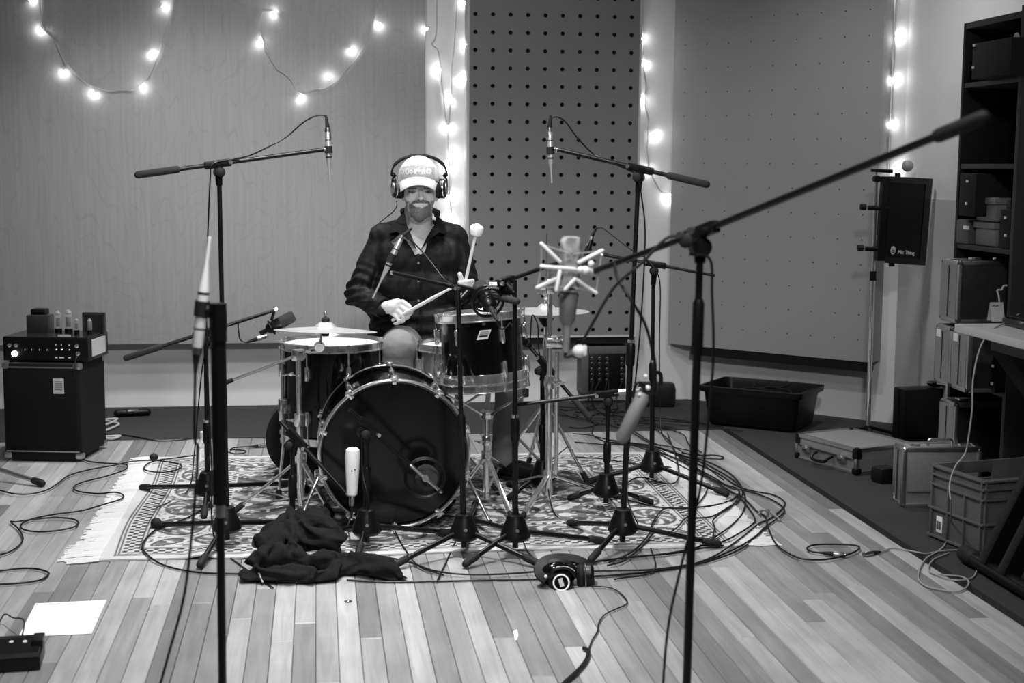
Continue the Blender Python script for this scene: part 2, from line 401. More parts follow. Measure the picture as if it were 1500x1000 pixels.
# solid dark strip in place of the shadow under the pegboard
solo('panel_rail_or_shade', MB().bb((a0.x, YP+.01, zb-.05), (a1.x, YB, zb-.014)), 'dark_rail', 'dark strip standing in for the shadow under the large-holed pegboard', 'rail')
PD = V((DS-.17-2.0, 2.0, 0))
def aD(x, y): return aP(x, y, (DS-.17, 0, 0), (1, 1, 0))
d0 = aD(987, 240); d1 = aD(1284, 240); dz = aD(1150, 516).z
L0 = (d1-d0); L0.z = 0; Wd = L0.length
h0 = aD(1005, 31); h1 = aD(1275, 14); v0_ = aD(1134, 23).z; v1_ = aD(1127, 204).z
u0 = (h0-d0).dot(dd); pu = (h1-h0).dot(dd)/8; pv = (v0_-v1_)/5
rows = [v0_+pv*k for k in range(-30, 6) if dz+.04 < v0_+pv*k < 2.66]
dO = V((d0.x, DS-.17-d0.x, dz))
perforated('acoustic_panel', 'grey corner acoustic panel with widely spaced pin holes', dO, dd, (0, 0, 1), dn, Wd, 2.68-dz,
    [(u0+pu*k, z-dz) for k in range(9) for z in rows], .0042, 1, 1, 'diag_face', 'diag_face', .17*.7071, 8)
ra = aD(1012, 505); ra = V((ra.x, DS-.17-ra.x, 0)); rb = V((d1.x, DS-.17-d1.x, 0))
mb = MB().bar(ra+V((0, 0, dz-.04))-dn*.03, rb+V((0, 0, dz-.04))-dn*.03, .06, .045)
solo('panel_rail_or_shade', mb, 'dark_rail', 'black ledge running under the pin-holed corner panel', 'rail')
# wall board standing below the corner panel, paler than the wall

# ------------------------------------------------------------------ strings of fairy lights
bulb_me = MB().lathe([(.0015, -.007), (.0042, -.005), (.005, 0), (.0042, .005), (.0015, .008)], n=10).mesh('bulb'); bulb_me.materials.append(M('bulb_glow'))
sock_me = MB().lathe([(.003, -.018), (.0042, -.016), (.0042, -.005)], n=8).mesh('socket'); sock_me.materials.append(M('wire_white'))
def fairy(label, wires, bulbs, proj, nrm):
    nrm = V(nrm)
    P = [[proj(*p)+nrm*.008 for p in wv] for wv in wires]
    t = thing('fairy_lights', label, 'string lights', P[0][-1])
    for wv in P:
        part('wire', MB().tube(spline(wv, 6), .0022, 6), 'wire_white', t)
        part('wire', MB().tube([q+V((.004*math.sin(k*.9), 0, .004*math.cos(k*.9)))+nrm*.004 for k, q in enumerate(spline(wv, 6))], .0016, 5), 'wire_white', t)
    for bx, by in bulbs:
        p = proj(bx, by)+nrm*.022
        ax = V((random.uniform(-1, 1), 0, random.uniform(-1, .3)))+nrm*.5
        q = ax.to_track_quat('Z', 'Y').to_matrix().to_4x4()
        b = inst('bulb', bulb_me, t, Matrix.Translation(p-offs(t)) @ q)
        inst('socket', sock_me, b, Matrix.Identity(4))
onply = lambda x, y: aY(x, y, YP)
onwall = lambda x, y: aY(x, y, YB)
onright = lambda x, y: aX(x, y, XR)
fairy('string of fairy lights sagging in a loop across the far left of the plywood', [[(50, -105), (59, 10), (63, 42), (82, 62), (97, 96), (125, 122), (150, 132), (178, 133), (207, 127), (228, 92), (238, 60), (250, 10), (262, -105)]],
    [(46, 0), (60, 44), (93, 106), (138, 137), (207, 128), (222, 78), (240, 10)], onply, (0, -1, 0))
fairy('string of fairy lights hung in a V on the plywood above the overhead microphone', [[(402, 18), (386, 17), (380, 38), (386, 66), (402, 96), (425, 116), (441, 138), (462, 132), (482, 127), (502, 109), (527, 78), (547, 42), (553, 5), (575, -105)]],
    [(403, 20), (380, 61), (440, 143), (482, 115), (515, 73), (556, 36), (625, 43)], onply, (0, -1, 0))
fairy('strings of fairy lights hanging in the gap between plywood and pegboard', [[(638, -120), (640, 35), (633, 64), (642, 75), (645, 102), (650, 150), (655, 190), (657, 230), (659, 290), (662, 322)], [(678, -120), (668, 30), (662, 100), (660, 150), (656, 188)]],
    [(643, 103), (660, 145), (655, 186), (666, 225), (681, 5), (680, 66), (675, 115), (657, 246), (659, 287), (662, 319)], onwall, (0, -1, 0))
fairy('string of fairy lights hanging in the gap between pegboard and corner panel', [[(941, -115), (941, 30), (942, 90), (946, 130), (943, 146), (949, 175), (948, 198), (948, 225), (953, 255), (970, 282), (982, 284), (984, 276)]],
    [(939, 57), (943, 92), (940, 148), (959, 198), (979, 290), (948, 247)], onwall, (0, -1, 0))
oncorner = lambda x, y: aP(x, y, (DS, 0, 0), (1, 1, 0))
fairy('string of fairy lights hanging down the room corner behind the screen', [[(1319, -110), (1313, 40), (1310, 110), (1306, 180), (1304, 240), (1304, 300)]],
    [(1317, 54), (1310, 117), (1304, 182), (1316, 246), (1312, -12)], oncorner, dn)
mat('ball_grey', .3, .3, trans=.0)
solo('wall_ball', MB().ball(aX(1343, 243, XR)+V((-.05, 0, 0)), (.03, .03, .03), 16, 10), 'ball_grey', 'small pale round ball on the right wall above the screen', 'lamp')  # plain grey ball set just off the wall

# ------------------------------------------------------------------ rug
def make_rug():
    A, B, C, D = fl(140, 824, 0), fl(1092, 800, 0), fl(948, 664, 0), fl(226, 671, 0)   # front-left, front-right, back-right, back-left
    nu, nv = 380, 230
    import numpy as np
    U, Vv = np.meshgrid(np.linspace(0, 1, nu+1), np.linspace(0, 1, nv+1))
    Wm, Hm = 2.35, 1.75
    x = U*Wm; y = Vv*Hm
    dx = np.minimum(x, Wm-x); dy = np.minimum(y, Hm-y); d = np.minimum(dx, dy)
    along = np.where(dx < dy, y, x)
    tone = np.full(U.shape, .46)
    lt, md, dk = .5, .16, .045
    tone[:] = lt
    # border bands
    def band(a, b, v): tone[(d >= a) & (d < b)] = v
    band(.045, .05, dk); band(.058, .063, dk)
    tri = np.abs((along/.045) % 1-.5)*2
    bsel = (d >= .07) & (d < .125); q = (d-.07)/.055
    ck = ((np.floor(along/.0225)+np.floor((d-.07)/.0183)) % 2) == 0
    tone[bsel] = np.where(ck, dk, lt)[bsel]
    band(.128, .133, dk); band(.14, .146, dk)
    # rosette band
    rs = (d >= .15) & (d < .36); ph = (along % .30)/.30-.5; qq = (d-.255)/.105
    ra = np.sqrt((ph*2.0)**2+qq**2)
    rng = np.random.default_rng(3)
    nz = rng.random((nv//2+2, nu//2+2)); nz = np.kron(nz, np.ones((2, 2)))[:nv+1, :nu+1]
    n2 = rng.random((nv//4+2, nu//4+2)); n2 = np.kron(n2, np.ones((4, 4)))[:nv+1, :nu+1]
    petal = np.sin(np.arctan2(qq, ph*2)*8+ra*9)
    v = np.where(ra < .85, np.where(petal > .25, lt, md), lt)
    v = np.where((ra < .9) & (ra > .78), dk*2, v); v = np.where(ra < .22, dk*1.5, v)
    v = np.where((ra > 1.0) & (nz > .72), md, v); v = np.where((ra < .8) & (n2 > .8), dk*2, v)
    tone[rs] = v[rs]
    band(.36, .366, dk)
    bs = (d >= .372) & (d < .41); ck = ((np.floor(along/.02)+np.floor((d-.372)/.019)) % 2) == 0
    tone[bs] = np.where(ck, dk*1.5, lt)[bs]; band(.415, .42, dk)
    # field
    fs = d >= .42; cx, cy = x-Wm/2, y-Hm/2
    v = np.where(n2 > .45, md*.75, md*1.1)
    med = np.sqrt((cx/.62)**2+(cy/.36)**2); star = med*(1+.14*np.cos(np.arctan2(cy/.36, cx/.62)*12))
    v = np.where(star < .95, lt, v); v = np.where((star < .95) & (star > .86), dk, v); v = np.where((star < .6), md, v)
    v = np.where((star < .6) & (np.sin(cx*70)*np.sin(cy*70) > .25), lt, v); v = np.where((star >= .6) & (star < .86) & (nz > .62), md*.8, v)
    swirl = np.sin(cx*26+2*np.sin(cy*19))*np.sin(cy*28+2*np.sin(cx*17))
    v = np.where((star >= .95) & (swirl > .38), lt*.95, v); v = np.where((star >= .95) & (swirl < -.55), dk*1.3, v); v = np.where((nz > .9) & (star >= .95), lt, v)
    tone[fs] = v[fs]
    zz = np.zeros(U.shape)
    P = [[A, B], [D, C]]
    co = []
    for j in range(nv+1):
        for i_ in range(nu+1):
            u, q = i_/nu, j/nv
            p = (A*(1-u)+B*u)*(1-q)+(D*(1-u)+C*u)*q
            wob = .012*math.sin(u*11+1)*math.exp(-((q)/.12)**2)
            p = p+V((0.01*math.sin(q*9+2)*math.exp(-(u/.1)**2), wob, 0))
            rip = 0
            for (uc, hh) in ((.155, .012), (.235, .006), (.37, .006)):
                rip += hh*math.exp(-((u-uc)/.018)**2)*math.exp(-(q/.06)**2)
            co.append((p.x, p.y, .007+rip))
    faces = [(j*(nu+1)+i_, j*(nu+1)+i_+1, (j+1)*(nu+1)+i_+1, (j+1)*(nu+1)+i_) for j in range(nv) for i_ in range(nu)]
    n0 = len(co)
    # thickness: drop edge to floor
    edge = [j for j in range(nu+1)]+[j*(nu+1)+nu for j in range(1, nv+1)]+[nv*(nu+1)+j for j in range(nu-1, -1, -1)]+[j*(nu+1) for j in range(nv-1, 0, -1)]
    for e in edge: co.append((co[e][0], co[e][1], max(0.001, co[e][2]-.006)))
    for k in range(len(edge)):
        l = (k+1) % len(edge); faces.append((edge[k], n0+k, n0+l, edge[l]))
    me = bpy.data.meshes.new('rug'); base = (A+B+C+D)/4
    me.from_pydata([(c[0]-base.x, c[1]-base.y, c[2]) for c in co], [], faces)
    tv = list(tone.flatten())+[.4]*len(edge); set_tone(me, tv)
    me.materials.append(attr_mat('rug_wool', .95, .5, 260, .1))
    o = bpy.data.objects.new('patterned_rug', me); COL.objects.link(o); o.location = (base.x, base.y, 0)
    tag(o, 'oriental patterned rug with fringed ends under the drum kit', 'rug')
    # fringe
    for (P0, P1, sg) in ((A, D, -1), (B, C, 1)):
        mb = MB(); N = 420
        for k in range(N):
            q = (k+random.random())/N; p = P0.lerp(P1, q)
            outv = V((sg, random.uniform(-.25, .25), 0)).normalized()
            ln = random.uniform(.07, .105)*(1.25 if q < .12 or sg > 0 else 1)
            z = random.uniform(.003, .008)
            b = p+outv*ln; mid = (p+b)/2+V((0, random.uniform(-.012, .012), 0))
            mb.tube([p+V((-sg*.01, 0, .006)), mid+V((0, 0, z)), b+V((0, random.uniform(-.01, .01), .003))], .0042, 4, r2=.0032)
        f = part('fringe', mb, 'fringe_wool', None); f.parent = o; 
        f.data.transform(Matrix.Translation((-base.x, -base.y, 0))); f['kind'] = 'stuff'; f['label'] = 'pale knotted fringe'
mat('fringe_wool', .62, .95)
make_rug()

# ------------------------------------------------------------------ valve amplifier on a speaker cabinet
ampR = Matrix.Rotation(math.radians(-4), 3, 'Z')
def amp():
    A = fl(8, 675); B = fl(121, 677)
    d = (B-A).normalized(); n = V((-d.y, d.x, 0)); W = (B-A).length; D = .33
    hz = aY(60, 532, (A.y+B.y)/2).z
    base = (A+B)/2+n*D/2
    rot = Matrix(((d.x, n.x, 0), (d.y, n.y, 0), (0, 0, 1)))
    c = thing('speaker_cabinet', 'black covered guitar speaker cabinet with metal corners on the floorboards', 'speaker', base, rot=rot)
    k = dict(local=True)
    part('cabinet_body', MB().box((0, 0, hz/2+.012), (W, D, hz-.024), None, .008), 'tolex', c, **k)
    part('grille_cloth', MB().box((0, -D/2-.002, hz/2+.02), (W-.03, .012, hz-.09), None, .004), 'grille_cloth', c, **k)
    part('trim_strip', MB().box((0, -D/2-.006, hz-.018), (W-.02, .006, .006)), 'satin_steel', c, **k); part('trim_strip', MB().box((0, -D/2-.006, .048), (W-.02, .006, .005)), 'satin_steel', c, **k)
    part('base_plinth', MB().box((0, -.01, .018), (W-.06, D-.03, .036)), 'black_plastic', c, **k)
    cm = MB().box((0, 0, 0), (.036, .036, .03), None, .01).mesh('corner_guard'); cm.materials.append(M('satin_steel'))
    for sx in (-1, 1):
        for sy in (-1, 1):
            for z in (.028, hz-.013): inst('corner_guard', cm, c, Matrix.Translation((sx*(W/2-.014), sy*(D/2-.014), z)))
    part('label_card', MB().box((W/2-.095, -D/2-.01, hz-.1), (.048, .003, .068)), 'label_grey', c, local=True, label='pale printed data plate')
    ins = MB()
    for q in range(5): ins.box((W/2-.095, -D/2-.012, hz-.08-q*.009), (.034, .001, .0022))
    part('label_print', ins, 'dark_rail', c, **k)
    # amplifier chassis
    a = thing('valve_amplifier', 'black valve amplifier with exposed tubes standing on the speaker cabinet', 'amplifier', base+V((0, 0, hz)), rot=rot)
    aw, ad, ah = W+.035, .27, .105; ox = .012
    part('chassis', MB().box((ox, 0, ah/2+.006), (aw, ad, ah), None, .004), 'black_metal', a, **k)
    part('top_plate', MB().box((ox, .0, ah+.007), (aw-.006, ad-.006, .004)), 'satin_black', a, **k)
    part('side_plate', MB().box((ox+aw/2+.002, .0, ah/2+.008), (.003, ad*.66, ah*.72)), 'label_grey', a, local=True, label='pale end plate')
    for sx in (-1, 1):
        for sy in (-1, 1): part('foot', MB().lathe([(.012, 0), (.01, .008)], (sx*(aw/2-.03)+ox, sy*(ad/2-.03), -.001), n=10), 'black_rubber', a, **k)
    # transformers
    tr = part('transformer', MB().box((-.075, .04, ah+.05), (.1, .085, .085), None, .006), 'dark_steel', a, local=True)
    part('transformer_cap', MB().box((-.075, .04, ah+.105), (.07, .06, .03), None, .01), 'black_metal', tr, **k)
    def valve(x, y, h, r):
        v = part('valve', MB().lathe([(r*.95, 0), (r, .01), (r, h*.7), (r*.8, h*.86), (r*.4, h*.97), (.001, h)], (x, y, ah+.028), n=14, caps=False), 'glass_tube', a, local=True, label='glass valve with a getter-silvered top')
        part('valve_base', MB().lathe([(r*1.05, 0), (r*1.05, .024)], (x, y, ah+.006), n=12), 'black_plastic', v, **k)
        part('valve_plate', MB().box((x, y, ah+.03+h*.34), (r*1.0, r*.7, h*.5), None, .003), 'dark_steel', v, **k)
        part('getter', MB().ball((x, y, ah+.024+h*.86), (r*.75, r*.75, r*.5), 10, 6), 'chrome', v, **k)
    valve(.012, .03, .085, .016); valve(.06, .03, .09, .0175); valve(.115, -.02, .055, .011); valve(.175, -.02, .055, .011)
    fr = part('meter_frame', MB().box((.165, .07, ah+.095), (.1, .02, .012)).box((.118, .07, ah+.05), (.01, .02, .095)).box((.212, .07, ah+.05), (.01, .02, .095)).box((.165, .075, ah+.05), (.09, .006, .09)), 'dark_steel', a, **k)
    # front controls
    for x in (-.14, -.11, .165): part('input_jack', MB().lathe([(.009, 0), (.009, .006), (.004, .008)], (x-.01, -ad/2, ah*.72), (0, -1, 0), 10), 'chrome', a, **k)
    part('output_jack', MB().lathe([(.009, 0), (.009, .008), (.004, .01)], (.16, -ad/2, ah*.4), (0, -1, 0), 10), 'chrome', a, **k)
    part('pilot_lamp', MB().lathe([(.013, 0), (.013, .006), (.008, .013), (.001, .015)], (-.128, -ad/2, ah*.36), (0, -1, 0), 12), 'pilot_glow', a, local=True, label='glowing pilot lamp')
    for j, x in enumerate((-.075, -.045, -.01, .025)):
        kn = part('control_knob', MB().lathe([(.011, 0), (.01, .014), (.006, .016)], (x, -ad/2, ah*.52), (0, -1, 0), 12), 'black_plastic', a, **k)
        part('pointer', MB().box((x, -ad/2-.0165, ah*.56), (.002, .002, .007)), 'paper_white', kn, **k)
    for j, x in enumerate((.06, .085, .12)):
        part('toggle_switch', MB().lathe([(.005, 0), (.005, .004), (.002, .005), (.0025, .016)], (x, -ad/2, ah*.55), (.2, -1, .35), 8), 'chrome', a, **k)
        part('printed_mark', MB().box((x, -ad/2-.0006, ah*.22), (.02 if j == 1 else .012, .001, .006)), 'paper_white', a, **k)
        part('printed_mark', MB().box((x, -ad/2-.0006, ah*.76), (.004, .001, .006)), 'paper_white', a, **k)
    part('name_strip', MB().box((.095, -ad/2+.012, ah+.012), (.058, .004, .014)), 'label_grey', a, **k)
    return base, hz, rot
mat('satin_black', .02, .25, .3); mat('dark_steel', .08, .35, .7, noise_amt=.2); mat('glass_tube', .9, .05, trans=.85, ior=1.15)
amp_base, amp_h, amp_rot = amp()

# ------------------------------------------------------------------ drum kit
def drum(name, label, cat, P, rot, D, Hh, nl, shell='black_gloss', hoop='chrome', head='drum_head', head2='drum_head', lugh=.05, two_rows=True, bass=False, ph=0.0):
    t = thing(name, label, cat, P, rot=rot); R = D/2; Rs = R-.016; k = dict(local=True)
    part('shell', MB().lathe([(Rs-.006, .004), (Rs, .004), (Rs, Hh-.004), (Rs-.006, Hh-.004)], n=64, caps=False), shell, t, **k)
    for z, nm in ((0, 'bottom_hoop'), (Hh, 'top_hoop')):
        s = 1 if z else -1
        if bass:
            part('hoop', MB().lathe([(Rs+.002, z-s*.03), (R-.004, z-s*.03), (R-.003, z+s*.004), (R-.012, z+s*.006), (Rs-.002, z+s*.004)], n=72, caps=False), 'black_gloss', t, **k)
            part('hoop_inlay', MB().ring((0, 0, z+s*.004), (0, 0, 1), R-.0065, .0062, 72, 8), hoop, t, **k)
        else:
            part('hoop', MB().lathe([(Rs+.001, z-s*.014), (R, z-s*.016), (R, z-s*.012), (R-.006, z-s*.01), (R-.006, z+s*.012), (R-.002, z+s*.014), (R-.007, z+s*.016), (R-.01, z+s*.012), (Rs, z-s*.006)], n=64, caps=False), hoop, t, **k)
    part('batter_head', MB().lathe([(Rs+.001, Hh-.006), (Rs-.004, Hh+.001), (Rs*.5, Hh+.001), (.001, Hh+.001)], n=64, caps=False), head, t, **k)
    part('resonant_head', MB().lathe([(Rs+.001, .006), (Rs-.004, -.001), (.001, -.001)], n=64, caps=False), head2, t, **k)
    lug = MB().box((.009, 0, 0), (.018, .02, lugh), None, .005).lathe([(.007, -lugh*.62), (.0085, -lugh*.5), (.0085, lugh*.5), (.007, lugh*.62)], (.016, 0, 0), n=10).mesh('lug'); lug.materials.append(M('chrome'))
    rl = .06 if bass else max(.03, Hh*.25)
    for i in range(nl):
        a = 2*PI*i/nl+ph; ca_, sa = math.cos(a), math.sin(a); rm = Matrix.Rotation(a, 4, 'Z')
        zs = ((Hh*.26, 0), (Hh*.74, 1)) if two_rows else ((Hh*.5, 2),)
        for z, w_ in zs:
            inst('lug', lug, t, Matrix.Translation((Rs*ca_, Rs*sa, z)) @ rm)
        for z, e in ((0, 0), (Hh, 1)):
            s = 1 if e else -1
            zz = Hh*.5 if not two_rows else (Hh*.74 if e else Hh*.26)
            rr = (R+.004 if bass else R-.001)
            b = part('tension_rod', MB().cyl((rr*ca_, rr*sa, zz), (rr*ca_, rr*sa, z+s*.014), .0032, n=6).lathe([(.006, 0), (.006, .009)], (rr*ca_, rr*sa, z+s*.008), (0, 0, s), 6), 'chrome', t, **k)
            if bass:
                part('claw', MB().box(((R-.0)*ca_, (R-.0)*sa, z-s*.006), (.02, .026, .034), Matrix.Rotation(a, 3, 'Z'), .006).box(((R-.011)*ca_, (R-.011)*sa, z+s*.007), (.022, .016, .006), Matrix.Rotation(a, 3, 'Z'), .002), 'chrome', b, **k)
                part('rod_handle', MB().box((rr*ca_, rr*sa, z+s*.02), (.006, .03, .006), Matrix.Rotation(a, 3, 'Z'), .002), 'chrome', b, **k)
    return t
KY = 5.09
kc = aY(578, 667, KY)
RK = Matrix.Rotation(PI/2, 3, 'X')      # local z -> world -y
KD, KH = .556, .37
kick = drum('bass_drum', 'black bass drum with glossy black front head and chrome trimmed hoops on the rug', 'drum', V((kc.x, KY+KH, kc.z+.006)), RK, KD, KH, 10, hoop='chrome', head='drum_head_black', head2='drum_head', lugh=.06, two_rows=False, bass=True, ph=PI/10)
for s in (-1, 1):
    a = V((s*.27, -.1, KH*.62)); b = V((s*.36, -KD/2-.004, KH*.95))
    sp = part('spur', MB().capsule(a, b, .0065, n=10), 'chrome', kick, local=True)
    part('spur_bracket', MB().box(a, (.04, .035, .03), None, .008), 'chrome', sp, local=True); part('rubber_tip', MB().capsule(a.lerp(b, .93), b, .009, n=8), 'black_rubber', sp, local=True)
ftc = aY(486, 503, 5.72); fh = .37
ft = drum('floor_tom', 'large black floor tom with chrome hoop standing beside the bass drum', 'drum', V((ftc.x, 5.72, ftc.z-fh)), Matrix.Identity(3), .425, fh, 8, lugh=.045, ph=.3)
for a in (math.radians(200), math.radians(-35), math.radians(85)):
    x, y = .208*math.cos(a), .208*math.sin(a); zf = -(ftc.z-fh)
    lg = part('leg', MB().tube([(x, y, .3), (x, y, -.03), (x*1.07, y*1.07, zf+.1), (x*1.1, y*1.1, zf+.03)], .0058, 8), 'chrome', ft, local=True)
    part('leg_bracket', MB().box((x*.99, y*.99, .13), (.035, .035, .06), Matrix.Rotation(a, 3, 'Z'), .006), 'chrome', lg, local=True)
    part('rubber_foot', MB().lathe([(.014, 0), (.012, .03), (.007, .036)], (x*1.1, y*1.1, zf+.0075), n=10), 'black_rubber', lg, local=True)
TY = 5.42
tt = aY(703, 462, TY); tb = aY(710, 563, TY)
th = (tt-tb).length
zt_ = (tt-tb+V((0, .012, 0))).normalized(); xt_ = (V((1, 0, 0))-zt_.x*zt_).normalized(); yt_ = zt_.cross(xt_)
TR = Matrix(((xt_.x, yt_.x, zt_.x), (xt_.y, yt_.y, zt_.y), (xt_.z, yt_.z, zt_.z)))
tom = drum('tom_drum', 'black tom drum with silver badge held in a chrome basket stand', 'drum', tb, TR, .345, th, 6, lugh=.05, ph=math.radians(-8))
part('chrome_band', MB().lathe([(.155, -.001), (.1625, .0), (.1635, .02), (.161, .052), (.157, .054)], n=64, caps=False), 'chrome', tom, local=True, label='wide chrome band round the bottom')
# badge on the shell facing the room: parallelogram plate with a dark band of lettering
def on_shell(ob, px, py, lift):
    # point on tom shell under the pixel
    M4 = Matrix.Translation(ob.location) @ ob.rotation_euler.to_matrix().to_4x4(); inv = M4.inverted()
    o = inv @ CC; d = (inv.to_3x3() @ ray(px, py)); R = .345/2-.016+lift
    a = d.x**2+d.y**2; b = 2*(o.x*d.x+o.y*d.y); c = o.x**2+o.y**2-R*R
    return o+d*((-b-math.sqrt(max(0, b*b-4*a*c)))/(2*a))
bq = [(698, 498), (714.5, 496.5), (719.5, 482.5), (703, 484)]
bp = [on_shell(tom, *q, .0042) for q in bq]; ctr = sum(bp, V())/4; dirn = V((ctr.x, ctr.y, 0)).normalized()
bo = part('badge', MB().add(bp+[p-dirn*.007 for p in bp], [(0, 1, 2, 3), (4, 5, 6, 7), (0, 1, 5, 4), (1, 2, 6, 5), (2, 3, 7, 6), (3, 0, 4, 7)]), 'label_grey', tom, local=True, smooth=False, label='silver parallelogram maker plate')
bl = lambda u, v: bp[0].lerp(bp[1], u).lerp(bp[3].lerp(bp[2], u), v)+dirn*.0008
part('badge_lettering', MB().add([bl(.12, .28), bl(.9, .28), bl(.9, .44), bl(.12, .44)], [(0, 1, 2, 3)]), 'dark_rail', bo, local=True, smooth=False)
part('badge_field', MB().add([bl(.1, .5), bl(.9, .5), bl(.9, .88), bl(.1, .88)], [(0, 1, 2, 3)]), 'grey_plastic', bo, local=True, smooth=False)
vent = on_shell(tom, 708.5, 474, .001); part('vent_grommet', MB().lathe([(.007, 0), (.007, .004), (.003, .004)], vent, V((vent.x, vent.y, 0)), 10), 'chrome', tom, local=True)
sc = aY(668, 506, 5.765)
snare = drum('snare_drum', 'chrome snare drum behind the tom beside the drummer\'s knee', 'drum', V((sc.x, 5.765, sc.z-.14)), Matrix.Identity(3), .335, .14, 8, shell='chrome', lugh=.045, two_rows=False, ph=.2)
def leg_foot(t, a, b, r, m, foot='black_rubber', nm='leg', sq=False):
    a, b = V(a), V(b); l = part(nm, MB().bar(a, b, r*2.6, r*1.1, .001) if sq else MB().capsule(a, b, r, n=10), m, t)
    e = a.lerp(b, 1-.045/(b-a).length); part('rubber_foot', MB().capsule(e, b, r*1.55, n=10), foot, l); return l
def wing(t, p, d, s=.022, m='chrome'):
    d = V(d).normalized(); x, y, z = frame(d)
    return part('wing_nut', MB().lathe([(.006, 0), (.006, .014)], p, d, 8).capsule(V(p)+d*.01-x*s*.2, V(p)+d*.018-x*s, .004, n=6).capsule(V(p)+d*.01+x*s*.2, V(p)+d*.018+x*s, .004, n=6), m, t)
# snare stand (under the chrome snare) and tom stand share a builder
def basket_stand(label, C, z, rad, feet, collar_z, lean=V((0, 0, 0))):
    b = V((C.x, C.y, 0)); t = thing('drum_stand', label, 'drum stand', b)
    top = V((C.x, C.y, z-.1))
    part('lower_tube', MB().cyl(b+V((0, 0, .04)), b+V((0, 0, z*.55)), .0125, n=14), 'chrome', t)
    part('upper_tube', MB().cyl(b+V((0, 0, z*.5)), top, .0095, n=12), 'chrome', t)
    part('clutch_collar', MB().lathe([(.017, 0), (.019, .01), (.019, .035), (.015, .04)], b+V((0, 0, z*.53)), n=14), 'chrome', t); wing(t, b+V((-.018, 0, z*.56)), (-1, -.3, 0))
    part('basket_hub', MB().lathe([(.02, 0), (.026, .01), (.026, .03), (.018, .036)], top-V((0, 0, .02)), n=14), 'chrome', t)
    for k in range(3):
        a = math.radians(-160+120*k); o = V((math.cos(a), math.sin(a), 0))
        e = V((C.x, C.y, z+.0))+o*(rad+.006)
        ar = part('basket_arm', MB().bar(top+o*.02, top+o*rad*.62+V((0, 0, .055)), .02, .008, .002).bar(top+o*rad*.6+V((0, 0, .053)), e+V((0, 0, -.012)), .02, .008, .002), 'chrome', t)
        part('rubber_grip', MB().box(e, (.02, .02, .034), Matrix.Rotation(a, 3, 'Z'), .005), 'black_rubber', ar)
        part('lower_strut', MB().bar(top+o*.015+V((0, 0, -.012)), top+o*rad*.36+V((0, 0, .03)), .012, .005), 'chrome', ar)
    part('leg_collar', MB().lathe([(.02, 0), (.02, .03)], b+V((0, 0, collar_z)), n=12), 'chrome', t)
    for f in feet:
        f = V(f); f.z = .018; l = leg_foot(t, b+V((0, 0, collar_z+.015)), f, .0065, 'chrome', sq=True)
        mid = (b+V((0, 0, collar_z+.015))).lerp(f, .55); part('brace', MB().bar(b+V((0, 0, .06)), mid, .01, .004), 'chrome', l)
    return t
tsb = aY(715, 735, TY); tsb.z = 0
basket_stand('chrome three-armed basket stand holding up the black tom', V((tb.x+.008, TY, 0)), tb.z-.016, .172, [fl(752, 771), fl(655, 752), fl(748, 698)], .2)
basket_stand('chrome basket stand under the chrome snare drum', V((sc.x, 5.765, 0)), sc.z-.155, .167, [V((sc.x-.2, 5.64, 0)), V((sc.x+.16, 5.6, 0)), V((sc.x, 6.06, 0))], .18)
# cymbals
def cymbal(name, label, C, R, axis, flip=1, parent=None, thick=.004, bell=.22):
    pr = [(.006, .034), (R*bell*.55, .031), (R*bell*.9, .019), (R*bell, .0135), (R*.5, .009), (R*.8, .004), (R, -.001)]
    pr = pr+[(r_, h_-.0022) for r_, h_ in pr[::-1]]
    mb = MB().lathe([(r_, h_*flip) for r_, h_ in pr], (0, 0, 0), (0, 0, 1), 64, caps=False)
    rings = MB()
    o = part(name, mb, 'cymbal', parent, local=True)
    return o
CYM = 5.42
cc = aY(477, 484, CYM)
cyq = V((.03, .075, 1)).to_track_quat('Z', 'Y')
cy = cymbal('crash_cymbal', '', cc, .195, (0, 0, 1)); cy.location = cc; cy.rotation_euler = cyq.to_euler()
tag(cy, 'thin crash cymbal hung over the floor tom on a boom arm', 'cymbal')
# its stand
pb = aY(441, 722, CYM); pb.z = 0
st = thing('cymbal_stand', 'chrome boom cymbal stand carrying the crash over the floor tom', 'cymbal stand', pb)
ptop = aY(437, 522, CYM)
part('lower_tube', MB().cyl(pb+V((0, 0, .03)), pb.lerp(ptop, .6), .0135, n=14), 'chrome', st)
part('upper_tube', MB().cyl(pb.lerp(ptop, .55), ptop, .0105, n=12), 'chrome', st)
part('clutch_collar', MB().lathe([(.019, 0), (.021, .01), (.021, .045), (.016, .05)], pb.lerp(ptop, .56), n=14), 'chrome', st); wing(st, pb.lerp(ptop, .6)+V((-.02, -.01, 0)), (-1, -.6, 0))
ba, bb_ = aY(331, 560, CYM-.02), aY(468, 508, CYM)
bm_ = part('boom_arm', MB().cyl(ba, bb_, .0062, n=10), 'chrome', st); part('rubber_tip', MB().capsule(ba, ba.lerp(bb_, .06), .009, n=8), 'black_rubber', bm_)
part('boom_clamp', MB().box(ptop+V((0, -.004, .006)), (.05, .036, .045), None, .01).lathe([(.02, -.026), (.02, .026)], ptop+V((.01, 0, .008)), (0, 1, 0), 14), 'chrome', st)
wing(st, ptop+V((.02, -.03, .02)), (.2, -1, .2)); wing(st, ptop+V((-.025, -.02, -.06)), (-.3, -1, -.5), .03)
part('tilter', MB().lathe([(.018, -.016), (.021, -.01), (.021, .01), (.018, .016)], bb_, (0, 1, .1), 16).lathe([(.009, -.02), (.009, .02)], bb_, (0, 1, .1), 10), 'chrome', st)
part('cymbal_rod', MB().cyl(bb_, cc+V((0, 0, .07)), .0045, n=8), 'chrome', st)
